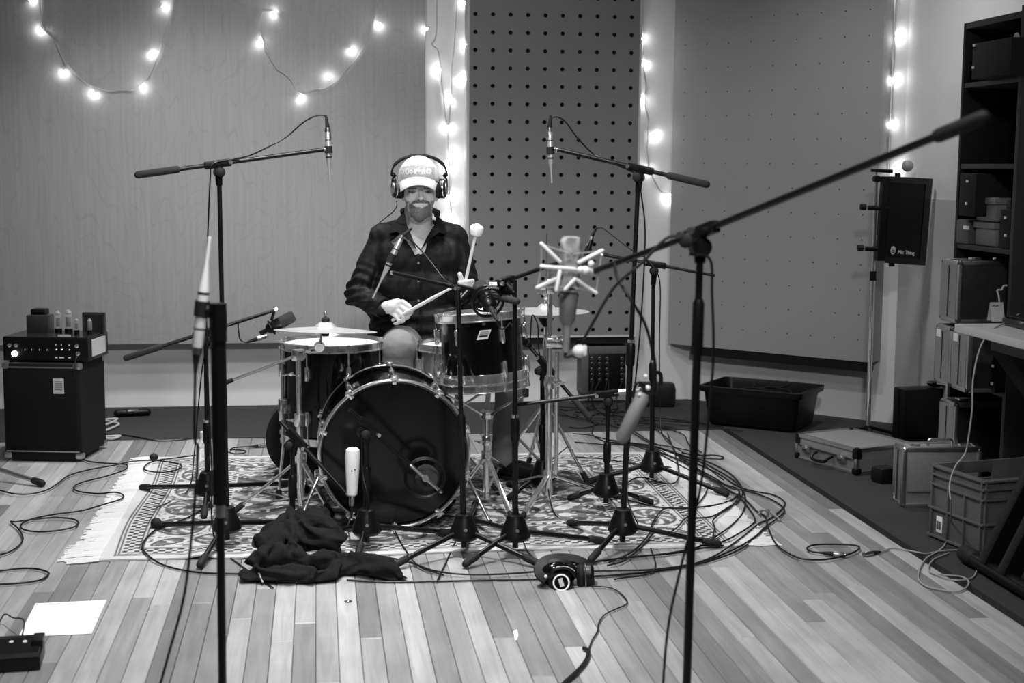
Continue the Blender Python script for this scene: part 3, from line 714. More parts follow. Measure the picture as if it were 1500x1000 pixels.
part('felt_washer', MB().lathe([(.014, .034), (.016, .038), (.016, .046), (.012, .05)], cc, n=14), 'grip_foam', st); part('felt_washer', MB().lathe([(.013, -.02), (.016, -.012), (.014, .006)], cc, n=12), 'grip_foam', st)
wing(st, cc+V((0, 0, .052)), (0, 0, 1), .018)
part('leg_collar', MB().lathe([(.022, 0), (.022, .035)], pb+V((0, 0, .2)), n=12), 'chrome', st)
for f in (fl(341, 757), fl(486, 760), V((pb.x+.02, pb.y+.3, 0))):
    f.z = .018; l = leg_foot(st, pb+V((0, 0, .215)), f, .0075, 'chrome', sq=True); part('brace', MB().bar(pb+V((0, 0, .05)), (pb+V((0, 0, .215))).lerp(f, .6), .012, .005), 'chrome', l)
# hi-hat
HY = 5.82
hc = aY(800, 457, HY)
hh = thing('hi_hat_stand', 'chrome hi-hat stand with tripod legs and tall pull rod', 'cymbal stand', V((hc.x, HY, 0)))
apex = V((hc.x, HY, aY(800, 587, HY).z))
part('main_tube', MB().cyl((hc.x, HY, .02), (hc.x, HY, hc.z-.12), .0125, n=14), 'chrome', hh)
part('upper_tube', MB().cyl((hc.x, HY, hc.z-.14), (hc.x, HY, hc.z-.03), .0095, n=12), 'chrome', hh)
part('seat_cup', MB().lathe([(.012, -.06), (.03, -.035), (.034, -.02), (.02, -.018)], hc, n=16), 'black_plastic', hh)
rt = aY(802, 341, HY); part('pull_rod', MB().cyl(hc-V((0, 0, .1)), V((hc.x, HY, rt.z)), .0032, n=8), 'chrome', hh)
part('hi_hat_clutch', MB().lathe([(.009, .05), (.012, .06), (.012, .12), (.008, .13)], hc, n=12).lathe([(.015, .034), (.015, .05)], hc, n=12), 'chrome', hh); wing(hh, hc+V((-.012, 0, .1)), (-1, -.3, .1), .026)
part('apex_collar', MB().lathe([(.022, -.02), (.024, 0), (.02, .025)], apex, n=14), 'chrome', hh); wing(hh, apex+V((0, -.02, .03)), (0, -1, 0))
for f in (fl(728, 690), fl(861, 713), V((hc.x-.02, HY+.33, 0))):
    f.z = .018; l = leg_foot(hh, apex, f, .008, 'chrome', sq=True); part('brace', MB().bar(V((hc.x, HY, .08)), apex.lerp(f, .55), .012, .005), 'chrome', l)
fp = fl(775, 712)
part('foot_pedal', MB().bar(V((hc.x-.01, HY-.04, .09)), V((hc.x-.06, HY-.32, .03)), .085, .012, .004).box((hc.x-.06, HY-.33, .016), (.09, .05, .018), None, .004).tube([(hc.x-.01, HY-.05, .09), (hc.x, HY-.01, .11)], .006), 'satin_steel', hh)
hh1 = cymbal('hi_hat_cymbal', '', hc, .18, (0, 0, 1)); hh1.location = hc+V((0, 0, .004)); hh1.rotation_euler = (-.012, 0, 0); tag(hh1, 'upper hi-hat cymbal lying on its matching partner', 'cymbal')
hh2 = cymbal('hi_hat_cymbal', '', hc, .18, (0, 0, 1), flip=-1); hh2.location = hc; hh2.rotation_euler = (-.012, 0, 0); tag(hh2, 'lower hi-hat cymbal turned bell-down in the seat cup', 'cymbal')
# empty straight chrome stand in front of the hi-hat
SY = 5.47
sb = aY(803, 742, SY); sb.z = 0; stt = aY(806, 408, SY)
s2 = thing('cymbal_stand', 'straight chrome cymbal stand without a cymbal in front of the hi-hat', 'cymbal stand', sb)
part('lower_tube', MB().cyl(sb+V((0, 0, .02)), sb.lerp(stt, .55), .0135, n=14), 'chrome', s2); part('upper_tube', MB().cyl(sb.lerp(stt, .52), stt, .0105, n=12), 'chrome', s2)
part('second_tube', MB().cyl(sb+V((.03, 0, .12)), sb.lerp(stt, .68)+V((.03, 0, 0)), .009, n=10), 'chrome', s2)
cl = sb.lerp(stt, .72); part('memory_clamp', MB().box(cl+V((.018, 0, 0)), (.07, .03, .04), None, .01).lathe([(.016, -.02), (.016, .02)], cl+V((.04, 0, .012)), (0, 1, 0), 12), 'chrome', s2); wing(s2, cl+V((.03, -.02, .01)), (0, -1, .2))
cl2 = sb.lerp(stt, .54); part('clutch_collar', MB().lathe([(.02, -.02), (.022, 0), (.018, .03)], cl2, n=12).box(cl2+V((.018, 0, 0)), (.05, .028, .03), None, .008), 'chrome', s2); wing(s2, cl2+V((.04, -.01, .0)), (1, -.5, .2), .028)
part('tilter', MB().box(stt+V((0, 0, -.03)), (.034, .03, .06), None, .008).lathe([(.006, 0), (.006, .05)], stt, n=8).lathe([(.012, .01), (.012, .02)], stt, n=10), 'chrome', s2); wing(s2, stt+V((-.02, -.01, -.06)), (-1, -.5, .2), .026)
part('leg_collar', MB().lathe([(.022, 0), (.022, .03)], sb+V((0, 0, .105)), n=12), 'chrome', s2)
for f in (fl(762, 768), fl(906, 733), V((sb.x-.12, sb.y+.3, 0))):
    f.z = .016; l = leg_foot(s2, sb+V((0, 0, .12)), f, .008, 'chrome', sq=True); part('brace', MB().bar(sb+V((0, 0, .03)), (sb+V((0, 0, .12))).lerp(f, .62), .012, .005), 'chrome', l)
# throne
tp = aY(602, 500, 6.2); th_ = thing('drum_throne', 'black padded drum throne under the drummer', 'stool', (tp.x, 6.2, 0))
part('seat_cushion', MB().lathe([(.01, .45), (.17, .455), (.185, .48), (.18, .52), (.15, .535), (.01, .538)], (tp.x, 6.2, 0), n=32), 'throne_black', th_)
part('post', MB().cyl((tp.x, 6.2, .1), (tp.x, 6.2, .46), .016), 'chrome', th_)
for k in range(3):
    a = 2*PI*k/3+.5; leg_foot(th_, (tp.x, 6.2, .28), (tp.x+.27*math.cos(a), 6.2+.27*math.sin(a), .016), .009, 'chrome', sq=True)
# round drum case behind the floor tom
dcp = fl(452, 697); dcase = thing('drum_case', 'dark round drum case stood on edge behind the floor tom', 'drum case', (dcp.x, 6.06, 0))
part('case_body', MB().lathe([(.165, -.1), (.175, -.095), (.175, .1), (.165, .105)], (dcp.x, 6.1, .176), (0, 1, 0), 40), 'dark_leather', dcase)
part('case_rim', MB().ring((dcp.x, 6.02, .176), (0, 1, 0), .175, .004, 40, 6), 'black_plastic', dcase)

# ------------------------------------------------------------------ microphone stands
def mic_stand(label, hub, top, feet, booms=None, clutch=.5, rl=.0105, ru=.008, grip=.13, thick_top=None, ring=False, boom_r=.0075, hubz=.09, knob_side=-1, group=None, boomgrip=True, footr=.013):
    """hub: pixel of the leg hub; top: pixel of the swivel; feet: pixels of the three feet; booms: (rear end 3D, front end 3D)"""
    b = fl(*hub, z=hubz) if len(hub) == 2 else V(hub); b.z = 0
    tp = aY(top[0], top[1], b.y) if len(top) == 2 else V(top)
    t = thing('microphone_stand', label, 'microphone stand', b, group)
    p0 = b+V((0, 0, .03))
    at = lambda z: p0.lerp(tp, (z-p0.z)/(tp.z-p0.z))
    zc = p0.z+(tp.z-p0.z)*clutch
    part('lower_tube', MB().cyl(p0, at(zc), rl, n=14), 'black_metal', t)
    part('upper_tube', MB().cyl(at(zc-.02), tp, ru, n=12), 'black_metal', t)
    cb = part('clutch', MB().lathe([(rl+.003, -.06), (rl+.005, -.05), (rl+.005, .01), (rl+.001, .02)], at(zc), tp-p0, 14), 'black_plastic', t)
    if ring: part('clutch_ring', MB().lathe([(rl+.002, .02), (rl+.002, .03)], at(zc), tp-p0, 14), 'chrome', cb)
    if feet:
        hubo = part('hub', MB().lathe([(.018, .15), (.028, .145), (.032, .13), (.05, .085), (.052, .07), (.045, .06), (.03, .055)][::-1], b, n=18), 'black_plastic', t)
        part('hub_bolt', MB().lathe([(.006, 0), (.006, .006)], b+V((0, -.044, .1)), (0, -1, .2), 8), 'satin_steel', hubo)
        for f in feet:
            f = fl(*f) if len(f) == 2 else V(f); f.z = footr+.004
            d = (f-b); d.z = 0; st_ = b+d.normalized()*.03+V((0, 0, .085))
            l = part('leg', MB().capsule(st_, f, .0092, n=10), 'black_metal', t)
            part('rubber_foot', MB().capsule(st_.lerp(f, 1-.05/(f-st_).length), f, footr, n=10), 'black_rubber', l)
    if booms:
        A, B = V(booms[0]), V(booms[1]); d = (B-A).normalized()
        # swivel sits where the boom passes the pole top
        q = A+d*((tp-A).dot(d))
        bo = part('boom_arm', MB().cyl(A, B, boom_r, n=12), 'black_metal', t)
        if boomgrip: part('boom_grip', MB().capsule(A, A+d*grip, boom_r+.0048, n=12), 'grip_foam', bo, label='grey foam grip')
        part('boom_thread', MB().cyl(B-d*.012, B+d*.012, boom_r*.9, n=10), 'chrome', bo)
        up = V((0, 0, 1)); up = (up-up.dot(d)*d).normalized()
        sw = part('swivel_joint', MB().bar(q-d*.045, q+d*.045, .024, .026, .004).cyl(q-up*.005, tp-V((0, 0, .045)), .014, .011, n=12).lathe([(.019, -.016), (.02, 0), (.019, .016)], q-up*.028, d.cross(up), 16), 'black_plastic', t)
        kd = d.cross(up)*(1 if d.cross(up).y < 0 else -1)
        part('swivel_knob', MB().lathe([(.013, .016), (.015, .022), (.015, .036), (.008, .04)], q-up*.028, kd, 12), 'black_rubber', sw)
        part('boom_screw', MB().lathe([(.007, 0), (.007, .012)], q+d*.042+kd*.01, kd, 8), 'chrome', sw)
    return t
def plug_on(cab, p, d, m2='satin_steel', L=.055, r=.0095):
    d = V(d).normalized(); p = V(p)
    part('plug', MB().lathe([(.0035, -.045), (.0055, -.03), (.0075, -.012), (r*.85, 0)], p, d, 10), 'black_rubber', cab)
    part('plug_shell', MB().lathe([(r, 0), (r, L*.6), (r*.9, L*.62), (r*.9, L*.75)], p, d, 12), m2, cab)
CN = [0]
def cable(label, pts, r=.003, m='cable_black', plugs=(), name='microphone_cable', cat='cable', k=7, group=None):
    P = []; CN[0] += 1; lift = .0012*(CN[0] % 6)
    for q in pts:
        if len(q) == 2 and not isinstance(q, V):
            p = fl(*q, z=.012); p.z = 0; onrug = (-.86 < p.x < 1.6 and 4.78 < p.y < 6.6); z = r+.001+lift+(.009 if onrug else .001); p.z = z; P.append(p)
        elif isinstance(q, V): P.append(q)
        elif len(q) == 3: P.append(aY(*q))
    S = spline(P, k)
    for s in S: s.z = max(s.z, r+.001)
    o = solo(name, MB().tube(S, r, 7), m, label, cat, group)
    for e in plugs:
        if e == 0: plug_on(o, P[0], P[0]-P[1])
        else: plug_on(o, P[-1], P[-1]-P[-2])
    return o
def pencil_mic(label, tail, tip, r=.011, m='mic_silver', clip_t=.42, name='pencil_microphone', taper=.52, stubby=False, clipm='black_rubber'):
    tail, tip = V(tail), V(tip); d = tip-tail; L = d.length; d.normalize()
    t = thing(name, label, 'microphone', tail.lerp(tip, .5))
    part('microphone_body', MB().lathe([(r*.9, 0), (r, .004), (r, L*taper)], tail, d, 18), m, t)
    if stubby: part('capsule_head', MB().lathe([(r, L*taper), (r*1.05, L*taper+.004), (r*1.05, L-.006), (r*.8, L)], tail, d, 18), 'mesh_dark', t)
    else: part('tapered_nose', MB().lathe([(r*.98, L*taper), (r*.6, L*(taper+.16)), (r*.34, L*(taper+.27)), (r*.32, L*.995), (r*.2, L)], tail, d, 18), m, t)
    part('dark_band', MB().lathe([(r*1.03, L*(taper-.015)), (r*1.03, L*(taper+.01))], tail, d, 18).lathe([(r*1.03, L*.17), (r*1.03, L*.185)], tail, d, 18), 'dark_rail', t)
    part('connector_end', MB().lathe([(r*.9, -.012), (r*.97, 0), (r*.97, .006)], tail, d, 16), 'satin_steel', t)
    ch = min(.02, L*.07); part('clip', MB().lathe([(r*1.02, L*clip_t-ch*.9), (r*1.3, L*clip_t-ch), (r*1.35, L*clip_t+ch), (r*1.02, L*clip_t+ch*.9)], tail, d, 16), clipm, t)
    return t

# overhead pair
B1 = fl(332, 765, .09)
YO1 = B1.y
o1a, o1b = aY(202, 256, YO1-.05), aY(474, 219, YO1+.07)
mic_stand('tall black boom stand holding an overhead microphone in front of the plywood', (332, 765), (321, 252), [(226, 775), (462, 771), (293, 834)], (o1a, o1b), clutch=.62)
YM1 = YO1+.075
pencil_mic('slim silver overhead microphone pointing down on a boom before the plywood', aY(480, 192, YM1), aY(483, 265, YM1), .0105, clip_t=.37)
cable('black cable looping from the overhead microphone down the boom before the plywood', [aY(480, 188, YM1), aY(478, 172, YM1), aY(466, 169, YM1), aY(446, 178, YM1), aY(420, 200, YM1), aY(395, 214, YO1), aY(365, 228, YO1), aY(340, 233, YO1), aY(312, 240, YO1-.03), aY(308, 262, YO1-.03), aY(305, 330, YO1), aY(302, 420, YO1), aY(305, 560, YO1), aY(310, 680, YO1), (318, 800), (400, 858)], .0027, plugs=(0,))
B2 = fl(912, 768, .09); YO2 = B2.y
o2a, o2b = aY(1035, 270, YO2-.1), aY(817, 219, YO2+.12)
mic_stand('tall black boom stand holding an overhead microphone in front of the pegboard', (912, 768), (935, 262), [(834, 772), (1052, 803), (866, 826)], (o2a, o2b), clutch=.54, ring=True)
YM2 = YO2+.125
pencil_mic('slim silver overhead microphone pointing down on a boom before the pegboard', aY(805, 192, YM2), aY(808.5, 268, YM2), .0105, clip_t=.37)
cable('black cable arching from the overhead microphone along the boom before the pegboard', [aY(805, 188, YM2), aY(806, 176, YM2), aY(814, 171, YM2), aY(828, 178, YM2), aY(846, 202, YM2), aY(870, 226, YM2), aY(893, 237, YO2+.03), aY(918, 248, YO2+.02), aY(933, 258, YO2-.03), aY(940, 290, YO2-.02), aY(945, 350, YO2), aY(938, 480, YO2), aY(925, 620, YO2), aY(918, 720, YO2), (935, 770), (960, 830), (900, 846)], .0027, plugs=(0,))
# floor tom microphone
B3 = fl(304, 712, .09); Y3 = B3.y
mic_stand('black boom stand aiming a microphone at the floor tom', (304, 712), (301, 492), [(208, 719), (424, 713), (299, 762)], (aY(185, 524, Y3-.06), aY(402, 454, Y3+.02)), clutch=.45, ring=True)
tmY = Y3+.02
t = thing('condenser_microphone', 'black side-address condenser microphone leaning over the floor tom', 'microphone', aY(410, 468, tmY))
ma, mb_ = aY(391, 483, tmY), aY(431, 462, tmY); d = (mb_-ma).normalized(); L = (mb_-ma).length
part('microphone_body', MB().lathe([(.014, 0), (.021, .01), (.0235, .03), (.0235, L*.5)], ma, d, 20), 'black_metal', t)
part('grille', MB().lathe([(.0235, L*.5), (.024, L*.55), (.0235, L*.9), (.018, L)], ma, d, 20), 'mesh_dark', t)
part('connector_end', MB().cyl(ma-d*.03, ma, .009), 'black_metal', t)
part('mount_ring', MB().ring(ma+d*.02, d, .028, .004, 24, 6).cyl(ma+d*.02+V((0, .0, .028)), aY(402, 456, tmY), .006, n=8), 'black_plastic', t)
cable('short black cable dangling from the floor tom microphone', [aY(377, 496, tmY), aY(362, 501, tmY), aY(352, 497, tmY), aY(349, 482, tmY), aY(346, 472, tmY-.02), aY(320, 488, Y3-.03), aY(300, 520, Y3-.03), aY(291, 590, Y3), aY(285, 660, Y3), (275, 720), (230, 745)], .0027, plugs=(0,))
# snare boom
B4 = fl(680, 776, .09); Y4 = B4.y
m4a, m4b = aY(757, 441, Y4-.06), aY(577, 400, Y4+.25)
mic_stand('black boom stand reaching a slim microphone across toward the drummer', (680, 776), (671, 424), [(577, 835), (788, 832), (697, 742)], (m4a, m4b), clutch=.5)
pencil_mic('slim silver pencil microphone angled down before the drummer\'s chest', aY(587, 349, Y4+.26), aY(546, 437, Y4+.26), .0105, m='mic_silver', clip_t=.33, taper=.45)
cable('thin cable running from the chest-high pencil microphone along its boom', [aY(589, 346, Y4+.26), aY(594, 342, Y4+.26), aY(606, 355, Y4+.24), aY(625, 376, Y4+.2), aY(650, 408, Y4+.1), aY(664, 418, Y4), aY(671, 436, Y4-.03), aY(676, 600, Y4-.02), aY(680, 740, Y4-.03), (668, 792), (640, 850)], .0025, plugs=(0,))
# tom microphone from the front
B5 = fl(755, 777, .09); Y5 = B5.y
mic_stand('black boom stand lowering a shock-mounted microphone onto the tom', (755, 777), (754, 410), [(690, 767), (882, 798), (682, 833)], (aY(836, 378, Y5+.35), aY(722, 418, Y5-.03)), clutch=.47, boomgrip=False, ring=True)
tY = Y5+.0; tc_ = aY(715, 443, tY)
t = thing('condenser_microphone', 'black condenser microphone in a round shock mount above the tom', 'microphone', tc_)
ax = (aY(727, 462, tY-.1)-aY(710, 428, tY+.06)).normalized()
part('microphone_body', MB().lathe([(.022, -.06), (.026, -.05), (.026, .02), (.02, .035), (.012, .04)], tc_, ax, 20), 'black_metal', t)
part('grille', MB().lathe([(.02, -.13), (.027, -.12), (.027, -.06), (.024, -.058)], tc_, ax, 20), 'mesh_dark', t)
part('shock_mount_ring', MB().ring(tc_, ax, .052, .005, 30, 6).ring(tc_-ax*.03, ax, .048, .004, 30, 6), 'black_plastic', t)
el = MB()
x_, y_, z_ = frame(ax)
for k in range(8):
    a = k*PI/4; el.cyl(tc_+(x_*math.cos(a)+y_*math.sin(a))*.05, tc_-ax*.03+(x_*math.cos(a+.5)+y_*math.sin(a+.5))*.026, .0015, n=5)
part('elastic_cord', el, 'black_rubber', t)
part('mount_post', MB().cyl(tc_+V((0, 0, .05)), aY(722, 418, Y5-.03), .007).lathe([(.012, -.012), (.012, .012)], aY(722, 418, Y5-.03), (1, 0, 0), 12), 'satin_steel', t)
cable('cable with a bright plug curling from the shock-mounted tom microphone', [tc_+ax*.085, tc_+ax*.12, aY(733, 481, tY-.12), aY(742, 479, tY-.1), aY(748, 474, tY-.06), aY(752, 500, Y5-.03), aY(756, 640, Y5-.03), aY(758, 740, Y5-.03), (768, 800), (790, 826)], .0027, plugs=(0,))
# stand behind on the right with small microphone aimed at the hi-hat
B6 = fl(955, 679, .09); Y6 = B6.y
mic_stand('black boom stand behind the cymbal stands carrying a small hi-hat microphone', (955, 679), (957, 402), [(861, 711), (1064, 729), (952, 658)], (aY(1047, 403, Y6-.05), aY(884, 373, Y6+.05)), clutch=.55, boomgrip=False, ring=True)
pencil_mic('small black pencil microphone aimed down at the hi-hat', aY(866, 350, Y6+.05), aY(855, 390, Y6+.05), .0115, m='black_metal', stubby=True, taper=.6, clip_t=.4, name='pencil_microphone')
cable('cable hanging from the small hi-hat microphone to its boom stand', [aY(866, 347, Y6+.05), aY(872, 337, Y6+.05), aY(882, 334, Y6+.05), aY(900, 347, Y6+.03), aY(925, 366, Y6), aY(945, 378, Y6), aY(960, 395, Y6-.03), aY(967, 420, Y6-.03), aY(966, 500, Y6-.02), aY(967, 600, Y6-.01), aY(972, 640, Y6-.03), (1000, 660), (1060, 700)], .0026, plugs=(0,))
# low stand at the right of the kit with a level boom
B7 = fl(888, 714, .09); Y7 = B7.y
mic_stand('low black boom stand with a level boom and silver grip beside the hi-hat', (888, 714), (891, 588), [(835, 735), (953, 741), (893, 690)], (aY(936, 571, Y7-.02), aY(757, 593, Y7+.05)), clutch=.55, boomgrip=False)
q7 = aY(936, 571, Y7-.02); d7 = (aY(757, 593, Y7+.05)-q7).normalized()
solo('boom_weight', MB().capsule(q7-d7*.002, q7+d7*.095, .0125, n=14), 'satin_steel', 'silver counterweight sleeve on the end of the level boom', 'counterweight')
# tom microphone from the side
B8 = V((aY(795, 700, 5.62).x, 5.62, 0))
mic_stand('short black boom stand poking a microphone at the side of the tom', B8, aY(794, 541, 5.62), [(745, 735), (872, 722), V((B8.x+.02, 5.9, 0))], (aY(863, 611, 5.5), aY(772, 503, 5.66)), clutch=.5, grip=.1)
pencil_mic('stubby black microphone with plug pushed against the side of the tom', aY(776, 507, 5.655), aY(760, 489, 5.60), .013, m='black_metal', stubby=True, taper=.55, clip_t=.3, name='drum_microphone')
cable('black cable arching out of the side tom microphone', [aY(772, 503, 5.65)+V((.01, -.02, 0)), aY(779, 464, 5.6), aY(784, 466, 5.6), aY(788, 480, 5.6), aY(789, 510, 5.6), aY(796, 560, 5.59), aY(800, 680, 5.58), (812, 752), (850, 770)], .0026)
# kick microphones
B9 = fl(537, 769, .09); Y9 = B9.y
q9 = aY(512, 600, Y9-.02); e9 = aY(622, 699, Y9+.06)
mic_stand('low black boom stand standing right in front of the bass drum head', (537, 769), (537, 628), [(480, 787), (664, 787), (524, 821)], (q9, e9), clutch=.62, boomgrip=False)
t = thing('kick_microphone', 'dark round-faced microphone in a ring mount before the bass drum', 'microphone', e9)
n9 = V((0, -1, .12)).normalized()
part('microphone_body', MB().lathe([(.004, -.03), (.04, -.026), (.047, -.01), (.047, .012), (.04, .024), (.02, .03), (.004, .031)], e9+V((.006, .01, -.004)), n9, 26), 'mesh_dark', t)
part('ring_mount', MB().ring(e9, n9, .068, .006, 36, 8).ring(e9+n9*.03, n9, .066, .003, 36, 6), 'black_plastic', t)
part('cross_bar', MB().capsule(e9-V((.05, 0, -.045))+n9*.03, e9+V((.055, 0, -.05))+n9*.03, .006).lathe([(.012, 0), (.012, .01)], e9+n9*.03, n9, 12), 'satin_steel', t)
B10 = fl(428, 790, .02)
q10, e10 = aY(411, 617, B10.y+.02), aY(507, 722, B10.y-.06)
t10 = mic_stand('short black stand on a round base pointing its boom at the bass drum', V((B10.x, B10.y, 0)), (429, 648), None, (q10, e10), clutch=.6, boomgrip=False)
part('round_base', MB().lathe([(.13, .002), (.135, .008), (.132, .022), (.1, .03), (.02, .036)], V((fl(425, 797).x, B10.y, 0)), n=36), 'black_metal', t10)
t = thing('kick_microphone', 'pale pill-shaped vintage microphone hanging in front of the bass drum', 'microphone', aY(518, 690, B10.y-.08))
ka, kb = aY(515.5, 726, B10.y-.09), aY(517, 655, B10.y-.09); d = (kb-ka).normalized(); L = (kb-ka).length
part('microphone_body', MB().lathe([(.012, 0), (.0185, .006), (.0215, L*.3), (.0245, L*.6), (.0255, L*.86), (.0235, L*.95), (.016, L*.99), (.002, L)], ka, d, 24), 'mic_white', t)
part('badge_holes', MB().box(ka+d*L*.55+V((-.003, -.0235, 0)), (.004, .004, .004)).box(ka+d*L*.57+V((.008, -.0235, 0)), (.005, .004, .004)), 'dark_rail', t)
part('connector_end', MB().lathe([(.009, -.035), (.0095, -.002), (.012, .004)], ka, d, 14), 'satin_steel', t)
cable('cable drooping from the pale pill-shaped microphone to the rug', [ka-d*.03, ka-d*.075, aY(513, 758, B10.y-.1), (508, 772), (494, 776), (478, 770), (470, 762)], .0026, plugs=(0,))
cable('thin cable curling in a small loop in front of the bass drum', [aY(530, 640, Y9-.03), aY(531, 690, Y9-.03), aY(540, 735, Y9-.03), fl(536, 752, .05), fl(538, 766, .03), fl(548, 766, .03), fl(554, 752, .04), fl(547, 744, .05), fl(537, 748, .05), fl(548, 742, .06), fl(566, 752, .05), fl(580, 780, .02), fl(594, 805, .012), fl(615, 830, .01), fl(650, 842, .008)], .0024)
# left foreground stand with a slim microphone
YFL = 2.95
fb = aY(325, 1000, YFL); fb.z = 0; ft_ = aY(319, 446, YFL)
fs_ = thing('microphone_stand', 'black straight stand in the foreground holding an upright slim microphone', 'microphone stand', fb)
w_ = ft_-fb; at = lambda py: V((aY(0, py, YFL).x*0+fb.x+(ft_.x-fb.x)*((aY(322, py, YFL).z)/ft_.z), YFL, aY(322, py, YFL).z))
part('upper_sleeve', MB().cyl(at(738), at(446), .0155, n=18), 'black_metal', fs_)
part('lower_tube', MB().cyl(fb+V((0, 0, .03)), at(740), .0088, n=14), 'black_metal', fs_)
part('sleeve_ring', MB().cyl(at(757), at(737), .0105, n=16), 'satin_steel', fs_)
part('top_joint', MB().cyl(at(500), at(444), .018, n=16), 'black_plastic', fs_)
part('round_base', MB().lathe([(.13, .001), (.13, .012), (.03, .03), (.012, .05)], fb, n=32), 'black_metal', fs_)
part('clip_arm', MB().capsule(at(458)+V((-.005, 0, 0)), aY(300, 452, YFL), .011).ball(aY(303, 455, YFL), (.013, .014, .016), 12, 8), 'black_plastic', fs_)
pencil_mic('slim pale measurement microphone clipped upright on the foreground stand', aY(289, 510, YFL), aY(307, 347, YFL), .0115, m='mic_white', clip_t=.36, taper=.5)
cable('black cable falling from the foreground slim microphone to the floorboards', [aY(288, 514, YFL), aY(286, 545, YFL), aY(285, 640, YFL), aY(290, 660, YFL), aY(283, 760, YFL), aY(270, 870, YFL), aY(245, 965, YFL), aY(228, 1030, YFL), fl(215, 1110)], .003, plugs=(0,))
# right foreground stand with a studio condenser in a spider mount
YR = 2.85
rb_ = aY(1005, 1000, YR); rb_.z = 0; rt_ = aY(1026, 352, YR)
rs = thing('microphone_stand', 'black boom stand in the foreground carrying a pale studio microphone', 'microphone stand', rb_)
atr = lambda py: V((rb_.x+(rt_.x-rb_.x)*((aY(1015, py, YR).z)/rt_.z), YR, aY(1015, py, YR).z))
part('lower_tube', MB().cyl(rb_+V((0, 0, .03)), atr(520), .0092, n=14), 'black_metal', rs)
part('upper_tube', MB().cyl(atr(540), rt_, .0078, n=12), 'black_metal', rs)
part('clutch', MB().lathe([(.0095, -.075), (.0125, -.06), (.0125, .035), (.0095, .045)], atr(470), rt_-rb_, 16), 'black_plastic', rs)
for k in range(3):
    a = math.radians(-90+120*k); leg_foot(rs, rb_+V((0, 0, .1)), rb_+V((.3*math.cos(a), .3*math.sin(a), .017)), .009, 'black_metal')
part('hub', MB().lathe([(.03, .055), (.05, .07), (.05, .085), (.03, .13), (.02, .15)], rb_, n=18), 'black_plastic', rs)
bA, bB = aY(1440, 172, 2.2), aY(868, 398, 3.1); q = aY(1026, 340, YR)
bo = part('boom_arm', MB().cyl(bA, q, .0072, n=14).cyl(q, bB, .0066, n=14), 'black_metal', rs)
dB = (q-bA).normalized(); part('boom_grip', MB().capsule(bA, bA+dB*.095, .0125, n=14), 'black_rubber', bo)
part('swivel_joint', MB().bar(q-dB*.05, q+dB*.05, .026, .026, .005).cyl(q, atr(385), .015, .012).lathe([(.021, -.018), (.021, .018)], q-V((0, 0, .03)), (0, 1, 0), 16), 'black_plastic', rs)
part('swivel_knob', MB().lathe([(.013, 0), (.015, .006), (.015, .018), (.008, .022)], q-V((.03, .015, .015)), (-.6, -1, -.1), 12), 'black_rubber', rs)
part('boom_screw', MB().lathe([(.008, 0), (.008, .016)], q-V((.022, .018, -.004)), (-.6, -1, 0), 10).lathe([(.007, 0), (.007, .014)], q-V((.045, .016, .004)), (-.6, -1, 0), 10), 'satin_steel', rs)
mY = 3.12
t = thing('studio_microphone', 'pale studio condenser microphone in an open spider mount on the foreground boom', 'microphone', aY(836, 425, mY))
P_ = lambda x, y, o=0: aY(x, y, mY+o)
up = (P_(836, 350)-P_(832, 430)).normalized()
def seg(x, y0, y1): return P_(x, y1), (P_(x, y0)-P_(x, y1)).length
c0 = P_(833, 428); Lh = (P_(836, 346)-c0).length
part('microphone_body', MB().lathe([(.02, 0), (.0235, .004), (.0235, Lh*.78)], c0, up, 24), 'mic_glossy', t)
part('grille', MB().lathe([(.0238, Lh*.78), (.0245, Lh*.8), (.0245, Lh*.9), (.021, Lh*.98), (.012, Lh), (.001, Lh)], c0, up, 24), 'mesh_silver', t)
part('body_ring', MB().lathe([(.0248, Lh*.72), (.0248, Lh*.78)], c0, up, 24), 'mic_silver', t); part('body_ring', MB().lathe([(.0246, Lh*.02), (.0246, Lh*.06)], c0, up, 24), 'mic_silver', t)
part('mount_collar', MB().lathe([(.012, -.072), (.018, -.062), (.021, -.02), (.0225, -.002)], c0, up, 20), 'mic_dark', t)
part('connector_end', MB().lathe([(.0075, -.135), (.0085, -.13), (.009, -.09), (.0115, -.07)], c0, up, 16), 'grey_plastic', t)
for (x0_, y0_, x1_, y1_, o) in ((793, 357, 820, 383, -.03), (882, 367, 848, 384, -.03), (793, 390, 842, 394, -.045), (873, 429, 844, 409, -.03), (787, 421, 816, 408, -.03), (815, 425, 820, 398, -.05), (842, 409, 828, 424, -.05)):
    part('spider_arm', MB().capsule(P_(x0_, y0_, o), P_(x1_, y1_, o*.9), .0044, n=10), 'white_plastic', t)
elm = MB()
for a_, b_ in (((793, 357), (793, 390)), ((793, 390), (787, 421)), ((882, 367), (873, 429)), ((793, 357), (836, 372)), ((882, 367), (840, 372)), ((787, 421), (834, 420)), ((873, 429), (838, 420))): elm.cyl(P_(*a_, -.03), P_(*b_, -.03), .0012, n=5)
part('elastic_cord', elm, 'elastic', t)
part('mount_yoke', MB().capsule(P_(850, 395, -.045), P_(868, 398, -.02), .008).ball(P_(857, 396, -.04), (.012, .01, .01)).ball(P_(866, 386, -.03), (.007, .007, .007)), 'white_plastic', t)
cable('dark cable curling from the studio microphone around to its stand', [c0-up*.13, c0-up*.145, P_(838, 521, -.01), P_(846, 521, -.02), P_(854, 500, .02), aY(870, 470, 3.0), aY(900, 420, 2.95), aY(940, 385, 2.9), aY(975, 350, 2.87), aY(1000, 345, 2.86)], .0035, m='grip_foam')
